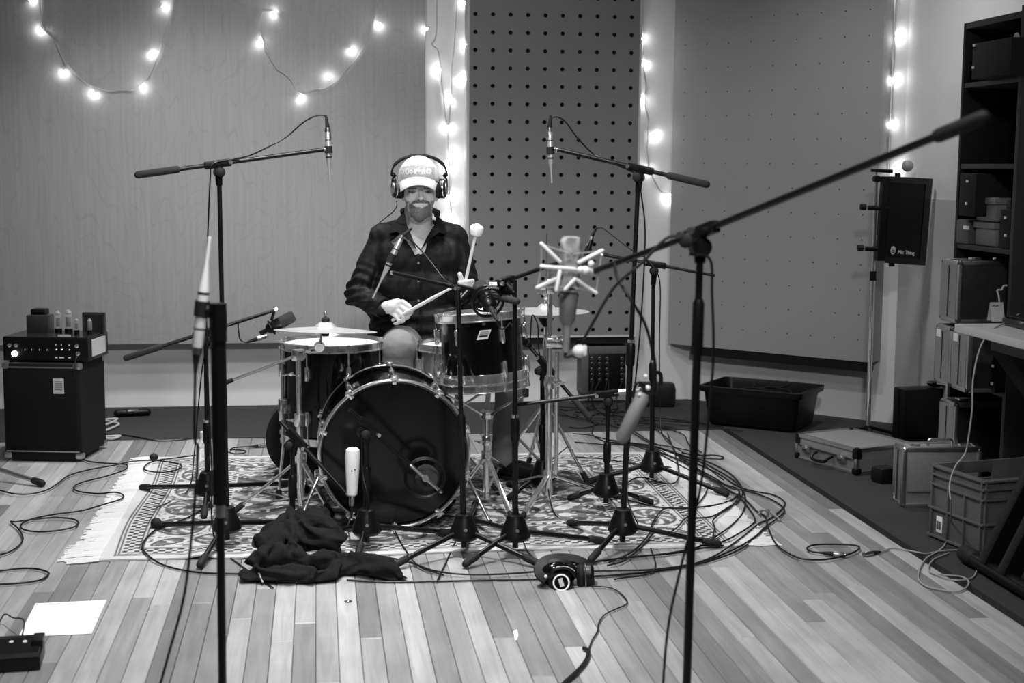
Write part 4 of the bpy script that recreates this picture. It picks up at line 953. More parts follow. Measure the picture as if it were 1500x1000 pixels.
solo('cable_tie', MB().ball(P_(849, 514, -.04), (.0165, .014, .0145), 14, 8).box(P_(856, 513, -.045), (.012, .012, .024), None, .005), 'white_plastic', 'white plastic lump of tape on the studio microphone cable', 'cable tie')
cable('thick black cable dropping in a curve behind the foreground boom', [aY(900, 385, 2.98), aY(905, 408, 2.97), aY(925, 440, 2.95), aY(945, 475, 2.95), aY(956, 515, 2.95), aY(960, 540, 2.95), aY(957, 575, 2.95), aY(935, 560, 2.95), aY(925, 582, 2.95)], .0036)
fcl = thing('hanging_plug', 'pale tubular plug hanging from the foreground cable', 'plug', aY(907, 650, 2.95))
part('plug_sleeve', MB().lathe([(.007, 0), (.0145, .01), (.016, .06), (.016, .108), (.01, .118)], aY(908, 648, 2.95), aY(947, 570, 2.95)-aY(908, 648, 2.95), 16), 'grey_plastic', fcl)
part('plug_ring', MB().ball(aY(949, 568, 2.95), .006).ball(aY(937, 578, 2.94), .005).ball(aY(946, 551, 2.95), .005), 'white_plastic', fcl)
cable('black cable strapped along the foreground boom stand pole', [aY(1010, 372, YR-.03), aY(1040, 380, YR-.02), aY(1043, 430, YR-.02), aY(1045, 520, YR), aY(1037, 620, YR), aY(1025, 720, YR), aY(1000, 820, YR), aY(980, 910, YR), aY(972, 990, YR), aY(970, 1050, YR), fl(960, 1130)], .003)


# ------------------------------------------------------------------ the drummer
def pxl(p):
    q = V(p)-CC; z = q.dot(fw); return 750+F*q.dot(CR)/z, 500-F*q.dot(CU)/z
W = aY
HY0 = 5.97
def Hd(x, y, f=0.0): return aY(x, y, HY0-f)
def nz3(p, s): return noise.noise(V(p)*s)
pbase = V((W(612, 500, 6.15).x, 6.15, 0))
person = thing('person', 'bearded drummer in white cap, dark shirt and jeans sitting behind the kit', 'person', pbase)
b = MB()
# head
b.ball(Hd(613.5, 262, -.012), (.074, .095, .098), 24, 16)
b.ball(Hd(615, 284, .022), (.066, .07, .088), 24, 16)
b.ball(Hd(615, 303, .036), (.055, .058, .048), 20, 12); b.ball(Hd(615, 315, .066), (.027, .026, .022), 16, 10)
for sx in (-1, 1):
    b.ball(Hd(615.5+sx*13.5, 290.5, .066), (.023, .022, .018), 14, 10)
    b.ball(Hd(615+sx*24, 284, -.012), (.012, .022, .032), 12, 8)          # ears under the cups
    b.ball(Hd(616.5+sx*5, 291.6, .104), (.0085, .01, .0075), 10, 8)
    b.ball(Hd(615.7+sx*12.3, 281, .079), (.0135, .012, .0095), 14, 10)    # eyes behind lids
b.capsule(Hd(602, 275.5, .082), Hd(613, 275.8, .093), .0095, n=12); b.capsule(Hd(619, 275.8, .093), Hd(629.5, 275.5, .082), .0095, n=12)
b.capsule(Hd(616, 276, .09), Hd(616.8, 288.5, .112), .0075, .0115, n=12); b.ball(Hd(616.8, 289.6, .116), (.0125, .012, .0105), 12, 10)
for a, c in (((603, 297.5, .078), (610, 295.2, .094)), ((610, 295.2, .094), (617, 294.6, .098)), ((617, 294.6, .098), (623, 295.4, .094)), ((623, 295.4, .094), (629.5, 298, .078))): b.capsule(Hd(*a), Hd(*c), .0075, n=10)
b.capsule(Hd(606, 300.5, .086), Hd(616, 303.3, .093), .005, n=10); b.capsule(Hd(616, 303.3, .093), Hd(626, 301, .086), .005, n=10)
b.ball(Hd(615, 311, .07), (.04, .03, .034), 18, 12)
b.capsule(Hd(600, 300, .062), Hd(603, 314, .06), .012, n=10); b.capsule(Hd(630.5, 300, .062), Hd(628, 314, .06), .012, n=10)
# neck, trunk, arms, legs (under the clothes)
b.capsule(Hd(613, 305, -.02), W(612, 345, 6.04), .058, .066, n=18)
b.capsule(W(590, 350, 6.06), W(636, 350, 6.06), .062, n=16); b.capsule(W(585, 375, 6.065), W(642, 375, 6.065), .1, n=18); b.capsule(W(606, 348, 6.02), W(612, 366, 6.0), .052, .056, n=14)
b.capsule(W(588, 430, 6.06), W(636, 430, 6.06), .1, n=18); b.capsule(W(588, 490, 6.08), W(632, 490, 6.08), .105, n=18)
LS, LE, LW = W(556, 356, 6.07), W(524, 431, 6.03), W(562, 451, 5.86)
RS, RE, RW = W(669, 358, 6.07), W(690, 441, 6.0), W(686, 430, 5.84)
for s, e, w_ in ((LS, LE, LW), (RS, RE, RW)):
    b.capsule(s, e, .048, .04, n=14); b.capsule(e, w_, .04, .027, n=14)
b.capsule(W(590, 360, 6.07), LS, .05, n=12); b.capsule(W(636, 360, 6.07), RS, .05, n=12)
LK, LA = W(583, 511, 5.68), V((W(575, 640, 5.74).x, 5.78, .1)); RK_, RA = W(750, 535, 5.88), W(738, 672, 5.93)
LHp, RHp = W(592, 503, 6.1), W(634, 503, 6.1)
for h_, k_, a_ in ((LHp, LK, LA), (RHp, RK_, RA)):
    b.capsule(h_, k_, .078, .056, n=14); b.capsule(k_, a_, .053, .036, n=14)
# hands
def hand(mb, pts, r): 
    for i in range(len(pts)-1): mb.capsule(pts[i], pts[i+1], r-.0006*i, r-.0006*(i+1), n=10)
hl = lambda x, y, f=0: aY(x, y, 5.83-f)
# (viewer's left) palm and back of the hand
b.capsule(LW, hl(572, 449, .01), .027, .027, n=12)
for i, (kx, ky) in enumerate(((590, 441.5), (587, 448), (583, 455), (578, 461))):
    b.capsule(hl(568, 447+i*1.8, .0), hl(kx, ky, .022-.003*i), .0135, .0105, n=12)
hand(b, [hl(590, 441.5, .022), hl(600, 448.5, .035), hl(603, 457, .028), hl(599, 462, .012)], .0098)
hand(b, [hl(587, 448, .022), hl(597, 456, .037), hl(597.5, 464.5, .027), hl(592, 467.5, .01)], .0098)
hand(b, [hl(583, 455, .02), hl(591, 463.5, .035), hl(590.5, 470.5, .026), hl(585, 472, .01)], .0093)
hand(b, [hl(578, 461, .017), hl(584, 468.5, .028), hl(582.5, 474, .022), hl(578, 474, .008)], .0085)
hand(b, [hl(572, 443, -.005), hl(583, 440, -.012), hl(592, 446, -.006), hl(600, 451, .002)], .0112)
# (viewer's right) fist round the mallet, thumb up along it
hr = lambda x, y, f=0: aY(x, y, 5.8-f)
b.capsule(RW, hr(683, 419, .0), .026, .026, n=12)
for i in range(4):
    y0 = 411.5+i*6.2; x0_ = 692-i*.6
    b.capsule(hr(690, 420+i*2.5, -.01), hr(x0_, y0, .012), .0135, .011, n=12)
    hand(b, [hr(x0_, y0, .012), hr(683-i*.4, y0+1, .04), hr(674+i*.8, y0+2.2, .03), hr(672+i*1.2, y0+2.5, .006), hr(678, y0+2.4, -.004)], .0098-.0005*i)
hand(b, [hr(688, 420, -.018), hr(679, 413, -.012), hr(675, 407, .008), hr(673.5, 401.5, .014)], .0125)
me = remesh(b, .0042, 3, 'body', .45)
def inpoly(x, y, poly):
    c = False; n = len(poly)
    for i in range(n):
        (x1, y1), (x2, y2) = poly[i], poly[i-1]
        if (y1 > y) != (y2 > y) and x < (x2-x1)*(y-y1)/(y2-y1)+x1: c = not c
    return c
def ell(x, y, cx, cy, rx, ry): return ((x-cx)/rx)**2+((y-cy)/ry)**2
tones = []
beard = [(599, 299), (603, 296.5), (606, 301), (616, 304.2), (626, 301.5), (628, 297), (632, 299), (632, 314), (627, 322), (616, 327), (604, 322), (599, 313)]
stash = [(602, 299), (604, 295), (611, 292.8), (617, 293.6), (623, 292.8), (629, 295.5), (631, 299.5), (625, 298), (617, 297.2), (608, 298)]
for v in me.vertices:
    p = v.co; x, y = pxl(p); t = .6+.03*nz3(p, 60)
    if p.z > 1.04 and p.y < HY0+.03 and y < 330:
        n = nz3(p, 260); fr = p.y < HY0-.02
        if fr and inpoly(x+n*1.2, y+n*1.2, beard): t = .13+.07*n
        elif fr and inpoly(x, y+n*.6, stash): t = .13+.06*n
        elif y > 294 and (x < 600 or x > 631): t = .34+.05*n
        if fr and abs(y-(299.3+.004*(x-616)**2*-1)) < .9 and 607 < x < 626: t = .75
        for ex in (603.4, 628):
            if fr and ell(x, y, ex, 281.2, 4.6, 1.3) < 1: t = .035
            elif fr and ell(x, y, ex, 280.5, 6.5, 3.4) < 1: t = .34  # darker tone painted for the shade of sunken eye sockets
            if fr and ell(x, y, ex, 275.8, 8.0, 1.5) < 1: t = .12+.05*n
        if fr and (ell(x, y, 613.3, 292.4, 1.3, .8) < 1 or ell(x, y, 620.3, 292.4, 1.3, .8) < 1): t = .07
        if p.y > HY0-.015: t = .1 if p.z > Hd(613, 285).z and y < 300 else t
    tones.append(max(.02, t))
set_tone(me, tones); me.transform(Matrix.Translation(-pbase))
part('body', me, attr_mat('skin', .5, .12, 400, .35), person, local=True, label='skin with greying goatee')

# shirt
b = MB()
b.capsule(W(566, 354, 6.07), W(660, 355, 6.07), .072, n=18)
b.capsule(W(598, 338, 6.06), W(562, 350, 6.07), .06, .068, n=16); b.capsule(W(628, 338, 6.06), W(664, 351, 6.07), .06, .068, n=16)
b.capsule(W(584, 380, 6.065), W(643, 380, 6.065), .122, n=20); b.capsule(W(583, 420, 6.05), W(641, 420, 6.05), .122, n=20)
b.capsule(W(584, 462, 6.05), W(638, 462, 6.05), .13, n=20); b.capsule(W(584, 488, 6.06), W(635, 488, 6.06), .13, n=20)
b.capsule(W(560, 357, 6.07), LE, .066, .054, n=16); b.capsule(LE, LW+V((-.006, .0, -.001)), .054, .039, n=16)
b.capsule(W(666, 360, 6.07), RE, .066, .056, n=16); b.capsule(RE, RW+V((0, 0, -.0)), .055, .04, n=16)
sm = remesh(b, .0065, 4, 'shirt')
Vneck = [(589, 300), (589, 318), (596, 331), (603, 349), (611, 367), (616, 366), (625, 350), (636, 333), (642, 320), (642, 300)]
bm = bmesh.new(); bm.from_mesh(sm); bm.normal_update()
cL = LW
for v in bm.verts:
    p = v.co; n = v.normal
    u1_ = p.x*.6+p.z*.8; u2_ = p.x*-.8+p.z*.6
    sgn = 1 if p.x > pbase.x else -1
    f = .011*(abs(nz3(V((p.x*20*1.0+sgn*p.z*9, p.y*9, p.z*7)), 1.0))-.2)+.003*nz3(V((p.x*34, p.y*20, p.z*22)), 1)
    dl = min((p-LE).length, (p-RE).length)
    if dl < .16: f += .009*math.sin((p.z*1.2+p.x*.8+p.y*1.1)*95+3*nz3(p, 8))*(1-dl/.16)
    for m_ in (612,):
        x, y = pxl(p)
        if y > 440: f += .006*math.sin(y*.33+.05*x+2*nz3(p, 9))
        if abs(x-613) < 2.0 and p.y < 6.03 and y > 360: f += .0035
    v.co = p+n*f
kill = []
for f in bm.faces:
    c = f.calc_center_median(); x, y = pxl(c)
    if (inpoly(x, y, Vneck) and c.y < 6.09): kill.append(f)
    elif c.z > W(612, 322, 6.07).z: kill.append(f)
bmesh.ops.delete(bm, geom=kill, context='FACES'); bm.to_mesh(sm); bm.free()
mat('shirt_cloth', .003, .62, noise_amt=.35, noise_scale=60, bump=.1, spec=.2)
sm.transform(Matrix.Translation(-pbase)); sh = part('shirt', sm, 'shirt_cloth', person, local=True, label='dark button-up shirt')
# collar leaves, cuffs, buttons
def sheet(pts, th=.006, k=None):
    mb = MB(); n = len(pts); mb.add(pts+[V(p)+V((0, th, 0)) for p in pts], [tuple(range(n)), tuple(range(n, 2*n))[::-1]]+[(i, (i+1) % n, n+(i+1) % n, n+i) for i in range(n)]); return mb
for nm, q in (('collar', [(592, 310, 6.0), (583, 319, 6.0), (574, 332, 5.985), (571, 341, 5.965), (581, 339, 5.945), (590, 345, 5.93), (601, 353, 5.92), (611, 368, 5.915), (603, 345, 5.92), (596, 329, 5.945)]),
              ('collar', [(640, 314, 6.0), (648, 322, 6.0), (653, 334, 5.985), (652, 342, 5.965), (643, 340, 5.945), (634, 347, 5.93), (624, 357, 5.92), (616, 367, 5.915), (626, 346, 5.92), (636, 330, 5.945)])):
    part(nm, sheet([W(*p) for p in q], .008), 'shirt_cloth', sh)
part('collar_band', MB().tube([W(591, 312, 6.0), W(590, 309, 6.05), W(600, 306, 6.11), W(615, 305, 6.125), W(632, 307, 6.11), W(641, 311, 6.05), W(640, 315, 6.0)], .013, 8), 'shirt_cloth', sh)
dw = (LW-LE).normalized(); part('cuff', MB().lathe([(.041, -.045), (.044, -.04), (.0445, .008), (.04, .01), (.036, .0)], LW, dw, 20, caps=False), 'shirt_cloth', sh)
dw = (RW-RE).normalized(); part('cuff', MB().lathe([(.041, -.045), (.044, -.04), (.0445, .008), (.04, .01), (.036, .0)], RW, dw, 20, caps=False), 'shirt_cloth', sh)
for y in (385, 412, 440): part('button', MB().lathe([(.005, 0), (.005, .003)], W(613, y, 5.93), (0, -1, 0), 8), 'satin_steel', sh)
# jeans
b = MB()
b.capsule(W(590, 498, 6.12), W(636, 498, 6.12), .125, n=18)
for h_, k_, a_ in ((LHp, LK, LA), (RHp, RK_, RA)):
    b.capsule(h_, k_, .1, .068, n=16); b.capsule(k_, a_, .066, .056, n=16); b.ball(k_, (.07, .07, .072), 14, 10)
jm = remesh(b, .008, 4, 'jeans'); bm = bmesh.new(); bm.from_mesh(jm); bm.normal_update()
for v in bm.verts: v.co += v.normal*(.004*nz3(v.co, 22)+.003*abs(nz3(V((v.co.x*30, v.co.y*30, v.co.z*60)), 1)))
bm.to_mesh(jm); bm.free()
mat('denim', .17, .85, noise_amt=.15, noise_scale=300, bump=.25)
jm.transform(Matrix.Translation(-pbase)); part('jeans', jm, 'denim', person, local=True, label='faded jeans')
def shoe(a, dirn, lift=0):
    a = V(a); d = V(dirn).normalized(); s = V((-d.y, d.x, 0)); u = V((0, 0, 1)); b = MB()
    b.capsule(a+u*(.045+lift), a+d*.09+u*(.04+lift), .042, .043, n=14); b.capsule(a+d*.09+u*(.038+lift), a+d*.19+u*(.033+lift), .043, .031, n=14); b.capsule(a+u*(.05+lift), a+u*(.1+lift), .042, .044, n=14)
    m_ = remesh(b, .006, 4, 'shoe'); m_.transform(Matrix.Translation(-pbase)); o = part('shoe', m_, 'shoe', person, local=True, label='dark leather shoe')
    so = MB(); pts = [(-.04, -.03), (-.045, 0), (-.04, .03), (.05, .04), (.13, .043), (.19, .034), (.218, .01), (.218, -.01), (.19, -.034), (.13, -.043), (.05, -.04)]
    so.prism(pts, a+u*(.002+lift), d, s, u, .014); part('sole', so, 'black_rubber', o)
fa = fl(733, 693); shoe(V((RA.x, RA.y+.0, .008)), (.72, -.55, 0))
shoe(V((LA.x, LA.y, .008)), (0, -1, 0))
# cap
def on_ell(x, y, c, r, sc=1.0):
    d = ray(x, y); o = CC-V(c); R_ = [q*sc for q in r]
    A = sum((d[i]/R_[i])**2 for i in range(3)); B = 2*sum(o[i]*d[i]/R_[i]**2 for i in range(3)); C = sum((o[i]/R_[i])**2 for i in range(3))-1
    D = B*B-4*A*C
    return CC+d*((-B-math.sqrt(max(D, 0)))/(2*A))
cc_, cr_ = Hd(613, 263, -.008), (.0875, .108, .1)
cap_t = MB(); n1, n2 = 36, 14; vv = []; ff = []
for j in range(n2+1):
    th_a = (PI*.545)*j/n2
    for i in range(n1):
        a = 2*PI*i/n1; fl_ = 1+.0*math.cos(a)
        zoff = .012*(-math.sin(a)) if j == n2 else 0
        vv.append(cc_+V((cr_[0]*math.sin(th_a)*math.cos(a), cr_[1]*math.sin(th_a)*math.sin(a), cr_[2]*math.cos(th_a)+zoff*1.2)))
for j in range(n2):
    for i in range(n1):
        k_ = (i+1) % n1; ff.append((j*n1+i, j*n1+k_, (j+1)*n1+k_, (j+1)*n1+i))
cap_t.add(vv, ff)
capo = part('cap', cap_t, 'cap_white', person, label='white peaked cap')
inn, out = [], []
for i in range(15):
    s_ = -1+2*i/14; x = 613+28.5*s_
    inn.append(on_ell(x, 259.5+7.5*s_*s_, cc_, cr_, 1.0)+V((0, .003, 0)))
    f = math.sqrt(max(0, 1-(s_*.98)**2))
    out.append(Hd(612+25.5*s_, 270.3+9*abs(s_)**2.2+(1.2 if s_ < 0 else -.6)*abs(s_), .088+.085*f**.8))
n = len(inn); br = MB(); mid = [(inn[i]+out[i])/2+V((0, 0, .004)) for i in range(n)]
up = V((0, 0, .0045)); rows_ = [inn, mid, out]; vv = []
for lay in (up*.5, -up*.5):
    for rw in rows_: vv += [p+lay for p in rw]
ff = []
for l in range(2):
    for r_ in range(2):
        for i in range(n-1): a = l*3*n+r_*n+i; ff.append((a, a+1, a+n+1, a+n))
for i in range(n-1): ff.append((2*n+i, 2*n+i+1, 5*n+i+1, 5*n+i)); ff.append((i, i+1, 3*n+i+1, 3*n+i))
for i in (0, n-1):
    for r_ in range(2): ff.append((r_*n+i, (r_+1)*n+i, 3*n+(r_+1)*n+i, 3*n+r_*n+i))
part('peak', br.add(vv, ff), 'cap_white', capo, angle=70)
def ellpatch(x0_, x1_, y0_, y1_, sc, nx=10, ny=4, bow=0):
    vv = []; ff = []
    for j in range(ny+1):
        for i in range(nx+1):
            x = x0_+(x1_-x0_)*i/nx; y = y0_+(y1_-y0_)*j/ny+bow*((x-612)/24)**2
            vv.append(on_ell(x, y, cc_, cr_, sc))
    for j in range(ny):
        for i in range(nx): a = j*(nx+1)+i; ff.append((a, a+1, a+nx+2, a+nx+1))
    return vv, ff
part('print_patch', MB().add(*ellpatch(586.5, 637, 241.5, 258.2, 1.006, 18, 6, 3.2)), 'cap_print', capo, label='faded grey print across the front')
def ring_marks(cx, cy, rx, ry, wd):
    mb = MB(); n = 12; vv = []; ff = []
    for i in range(n):
        a = 2*PI*i/n
        for k in (1, 1-wd): vv.append(on_ell(cx+rx*k*math.cos(a), cy+ry*k*math.sin(a), cc_, cr_, 1.011))
    for i in range(n): l = (i+1) % n; ff.append((2*i, 2*l, 2*l+1, 2*i+1))
    return mb.add(vv, ff)
for (cx, cy, rx, ry, wd) in ((588.5, 251, 3.5, 3.6, .3), (596.5, 251, 3.0, 4.6, .4), (602, 251.5, 2.2, 3.2, .6), (628, 250.6, 4.6, 4.6, .7)): part('print_mark', ring_marks(cx, cy, rx, ry, wd), 'cap_white', capo)
for (x0_, x1_, y0_, y1_) in ((607, 610, 247.5, 254.5), (610, 617.5, 248.5, 251.5), (617.5, 619.2, 247.5, 254.5), (620.3, 622, 247.2, 255)): part('print_mark', MB().add(*ellpatch(x0_, x1_, y0_, y1_, 1.011, 2, 2, 0)), 'cap_white', capo)
part('seam', MB().tube([on_ell(613+28*s_/10, 260.3+7.5*(s_/10)**2, cc_, cr_, 1.006) for s_ in range(-10, 11)], .002, 6), 'black_rubber', capo)
# hair at the temples
# headphones worn by the drummer
hp = thing('headphones', 'closed headphones worn over the drummer\'s white cap', 'headphones', Hd(614, 285, 0))
arc = []
for i in range(25):
    t = PI*i/24; arc.append(Hd(613.8-40.5*math.cos(t), 257-29.5*math.sin(t)**.85, -.015))
x_ = [p.copy() for p in arc]
hb = MB(); n = len(arc)
for dy in (-.011, .011):
    pass
vv = []; ff = []
for i, p in enumerate(arc):
    t_ = (arc[min(i+1, n-1)]-arc[max(i-1, 0)]).normalized(); nn = V((t_.z, 0, -t_.x)); nn = nn if nn.dot(p-Hd(613.8, 262, -.015)) > 0 else -nn
    th_ = .0035 if (i < 4 or i > n-5) else .0065
    for (a, c) in ((-.012, -th_), (.012, -th_), (.014, 0), (.012, th_), (-.012, th_), (-.014, 0)): vv.append(p+V((0, a, 0))+nn*c)
for i in range(n-1):
    for k_ in range(6): l = (k_+1) % 6; ff.append((i*6+k_, i*6+l, (i+1)*6+l, (i+1)*6+k_))
part('headband', MB().add(vv, ff), 'black_plastic', hp)
for sx, cx in ((-1, 581), (1, 648)):
    c = Hd(cx, 276, -.01)
    cu = part('ear_cup', MB().lathe([(.03, -.022), (.04, -.018), (.042, 0), (.036, .014), (.02, .018), (.001, .018)], c, (sx, -.25, .05), 24, sx=1.15 if False else 1), 'black_plastic', hp)
    part('ear_cushion', MB().ring(c-V((sx*.018, 0, 0)), (sx, -.2, 0), .03, .014, 24, 8), 'dark_leather', cu)
    part('silver_ring', MB().ring(c+V((sx*.006, 0, 0)), (sx, -.25, .05), .0405, .003, 28, 6), 'chrome', cu)
    part('cup_disc', MB().lathe([(.026, .0165), (.026, .0195), (.02, .0205)], c, (sx, -.25, .05), 20), 'satin_steel', cu)
    part('yoke', MB().tube([Hd(cx-sx*2+sx*3, 256, -.015), Hd(cx+sx*6, 262, -.016), Hd(cx+sx*7, 274, -.012)], .004, 8).ball(Hd(cx+sx*6-sx*1, 256, -.015), .0095, 12, 8), 'black_metal', hp)
part('headphone_cable', MB().tube(spline([Hd(581, 294, 0), Hd(581, 302, 0), Hd(575, 311, -.02), Hd(566, 318, -.06), Hd(556, 326, -.14)], 6), .0022, 6), 'cable_black', hp)
# drumstick and mallet
sa, sb_ = aY(582, 465, 5.815), aY(662, 421, 5.62); d = (sb_-sa).normalized(); sa = sa-d*.03
st = thing('drumstick', 'pale wooden drumstick held level in the drummer\'s hand', 'drumstick', sa)
L = (sb_-sa).length; part('shaft', MB().lathe([(.006, 0), (.0075, .006), (.0075, L*.7), (.0045, L*.93)], sa, d, 12), 'stick_wood', st); part('tip', MB().lathe([(.0042, L*.925), (.006, L*.95), (.0055, L*.985), (.002, L)], sa, d, 12), 'stick_wood', st)
ma, mb2 = aY(679.5, 424, 5.79), aY(698, 337, 5.76); d = (mb2-ma).normalized(); ma = ma-d*.06; L = (mb2-ma).length
mt = thing('drum_mallet', 'felt-headed drum mallet held upright by the drummer', 'mallet', ma)
part('shaft', MB().lathe([(.006, 0), (.0068, .005), (.0065, L)], ma, d, 12), 'stick_wood', mt)
part('felt_head', MB().lathe([(.008, -.026), (.022, -.02), (.0275, -.008), (.0275, .012), (.021, .02), (.012, .022)], mb2, d, 20), 'felt_white', mt); part('end_washer', MB().lathe([(.011, .021), (.011, .025), (.004, .027)], mb2, d, 12), 'white_plastic', mt)
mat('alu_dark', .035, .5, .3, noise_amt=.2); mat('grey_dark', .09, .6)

# ------------------------------------------------------------------ right side: shelf, cases, crate, table
XS = 2.6
Yfar = aX(1401, 280, XS).y; Ynear = aX(1487, 300, XS).y; zt = aX(1418, 33, XS).z
sh_ = thing('shelf_unit', 'tall black shelf unit full of cases against the right wall', 'shelf', ((XS+2.95)/2, (Yfar+Ynear)/2, 0))
part('far_side_panel', MB().bb((XS, Yfar-.02, .001), (2.96, Yfar, zt), .002), 'shelf_black', sh_)
part('near_side_panel', MB().bb((XS, Ynear, .001), (2.96, Ynear+.025, zt+.02), .002), 'shelf_edge', sh_)
part('back_panel', MB().bb((2.95, Ynear+.02, .001), (2.965, Yfar-.02, zt)), 'shelf_black', sh_)
part('top_panel', MB().bb((XS, Ynear+.02, zt-.025), (2.96, Yfar-.02, zt), .002), 'shelf_edge', sh_)
zsh = []
for (x, y) in ((1411, 122), (1407, 240), (1400, 356), (1392, 461), (1388, 548), (1384, 655)):
    z = aX(x, y, XS).z; zsh.append(z)
    part('shelf_board', MB().bb((XS+.003, Ynear+.024, z-.02), (2.95, Yfar-.02, z), .002), 'shelf_edge', sh_)
def case(name, label, O, u, v, Lu, Lv, Hh, body, edge, handle='top', face=None, latch=True, group=None, bev=.006, hpos=None, corner='black_plastic'):
    """box case: O base corner, u,v horizontal unit directions"""
    O, u, v = V(O), V(u).normalized(), V(v).normalized(); up = V((0, 0, 1)); c = O+u*Lu/2+v*Lv/2
    t = thing(name, label, 'case', c, group)
    rot = Matrix(((u.x, v.x, 0), (u.y, v.y, 0), (0, 0, 1)))
    part('case_shell', MB().box(c+up*Hh/2, (Lu-.006, Lv-.006, Hh-.006), rot, bev), body, t)
    r = .011
    P = lambda a, b_, z: O+u*a+v*b_+up*z
    if edge:
        for (a, b_) in ((r*.6, r*.6), (Lu-r*.6, r*.6), (r*.6, Lv-r*.6), (Lu-r*.6, Lv-r*.6)): part('edge_trim', MB().bar(P(a, b_, .012), P(a, b_, Hh-.012), r*1.7, r*1.7, .004, up=u), edge, t)
        for z in (r*.6, Hh-r*.6):
            for b_ in (r*.6, Lv-r*.6): part('edge_trim', MB().bar(P(.012, b_, z), P(Lu-.012, b_, z), r*1.7, r*1.7, .004), edge, t)
            for a in (r*.6, Lu-r*.6): part('edge_trim', MB().bar(P(a, .012, z), P(a, Lv-.012, z), r*1.7, r*1.7, .004), edge, t)
        cm = MB().ball((0, 0, 0), (.014, .014, .014), 10, 6).mesh('corner_guard'); cm.materials.append(M(corner))
        for a in (.01, Lu-.01):
            for b_ in (.01, Lv-.01):
                for z in (.012, Hh-.01): inst('corner_guard', cm, t, Matrix.Translation(P(a, b_, z)-offs(t)))
    return t, P
# aluminium briefcase lying flat
c1, c3 = fl(1165, 671), fl(1254, 697); u = (c3-c1).normalized(); v = V((-u.y, u.x, 0)); Lf = (c3-c1).length
hz = aY(1163, 633, c1.y).z-.004
t, P = case('aluminium_case', 'flat aluminium briefcase with black corners lying on the carpet', c1, u, v, Lf, .33, hz, 'alu_sheet', 'alu_edge')
cm = MB().box((0, 0, 0), (.034, .034, .04), None, .01).mesh('black_corner'); cm.materials.append(M('black_plastic'))
rm = Matrix(((u.x, v.x, 0, 0), (u.y, v.y, 0, 0), (0, 0, 1, 0), (0, 0, 0, 1)))
for a in (.012, Lf-.012):
    for b_ in (.012, .318):
        for z, k in ((.017, .75), (hz-.022, 1.3)): inst('black_corner', cm, t, Matrix.Translation(P(a, b_, z)-offs(t)) @ rm @ Matrix.Diagonal((1, 1, k, 1)))
part('lid_seam', MB().bar(P(.02, -.001, hz*.58), P(Lf-.02, -.001, hz*.58), .006, .005), 'dark_steel', t)
h = part('handle', MB().tube(spline([P(Lf*.37, -.004, hz*.5), P(Lf*.375, -.03, hz*.42), P(Lf*.4, -.04, hz*.3), P(Lf*.5, -.042, hz*.27), P(Lf*.6, -.04, hz*.3), P(Lf*.625, -.03, hz*.42), P(Lf*.63, -.004, hz*.5)], 5), .0075, 8), 'black_plastic', t)
for a in (.2, .78):
    l = part('latch', MB().box(P(Lf*a, -.006, hz*.52), (.05, .012, .034), rm.to_3x3(), .003), 'satin_steel', t)
    part('latch_tongue', MB().box(P(Lf*a+.01, -.013, hz*.6), (.016, .008, .02), rm.to_3x3(), .002), 'chrome', l); part('combination_dial', MB().box(P(Lf*a-.008, -.0125, hz*.47), (.024, .004, .008), rm.to_3x3()), 'dark_steel', l)
# aluminium case standing upright in front of it
u1, u2, u3 = fl(1301, 736), fl(1320, 743), fl(1400, 743); u = (u3-u2).normalized(); v = V((-u.y, u.x, 0))
hz = aY(1320, 656, u2.y).z; Lu = (fl(1433, 742)-u2).length
t, P = case('aluminium_case', 'small aluminium case standing upright between briefcase and grey crate', u2, u, v, Lu, .12, hz, 'alu_sheet', 'alu_edge', bev=.012, corner='alu_edge')
rm3 = Matrix(((u.x, v.x, 0), (u.y, v.y, 0), (0, 0, 1)))
part('handle', MB().tube(spline([P(Lu*.36, .05, hz), P(Lu*.37, .05, hz+.02), P(Lu*.42, .05, hz+.024), P(Lu*.6, .05, hz+.024), P(Lu*.66, .05, hz+.02), P(Lu*.67, .05, hz)], 4), .006, 8), 'satin_steel', t)
for a in (.17, .82): l = part('latch', MB().box(P(Lu*a, .04, hz+.004), (.045, .03, .014), rm3, .004), 'chrome', t)
part('shell_seam', MB().bar(P(-.003, .06, .02), P(-.003, .06, hz-.02), .004, .006, up=(1, 0, 0)).bar(P(.02, -.003, hz*.26), P(Lu-.02, -.003, hz*.26), .004, .004), 'dark_steel', t)
solo('black_pouch', MB().box(fl(1291, 710)+V((.03, .05, .035)), (.09, .08, .07), Matrix.Rotation(.3, 3, 'Z'), .02), 'dark_leather', 'small black pouch squeezed between briefcase and aluminium case', 'pouch')
# black hard case on the carpet
b1 = fl(1322, 655); hz = aY(1322, 570, b1.y).z
t, P = case('black_case', 'matt black upright case on the carpet against the right wall', b1, (.97, .1, 0), (-.1, .97, 0), .26, .12, hz, 'black_plastic', None, bev=.012)
part('lid_seam', MB().bar(P(-.002, .06, .01), P(-.002, .06, hz-.01), .004, .006, up=(1, 0, 0)), 'dark_rail', t)
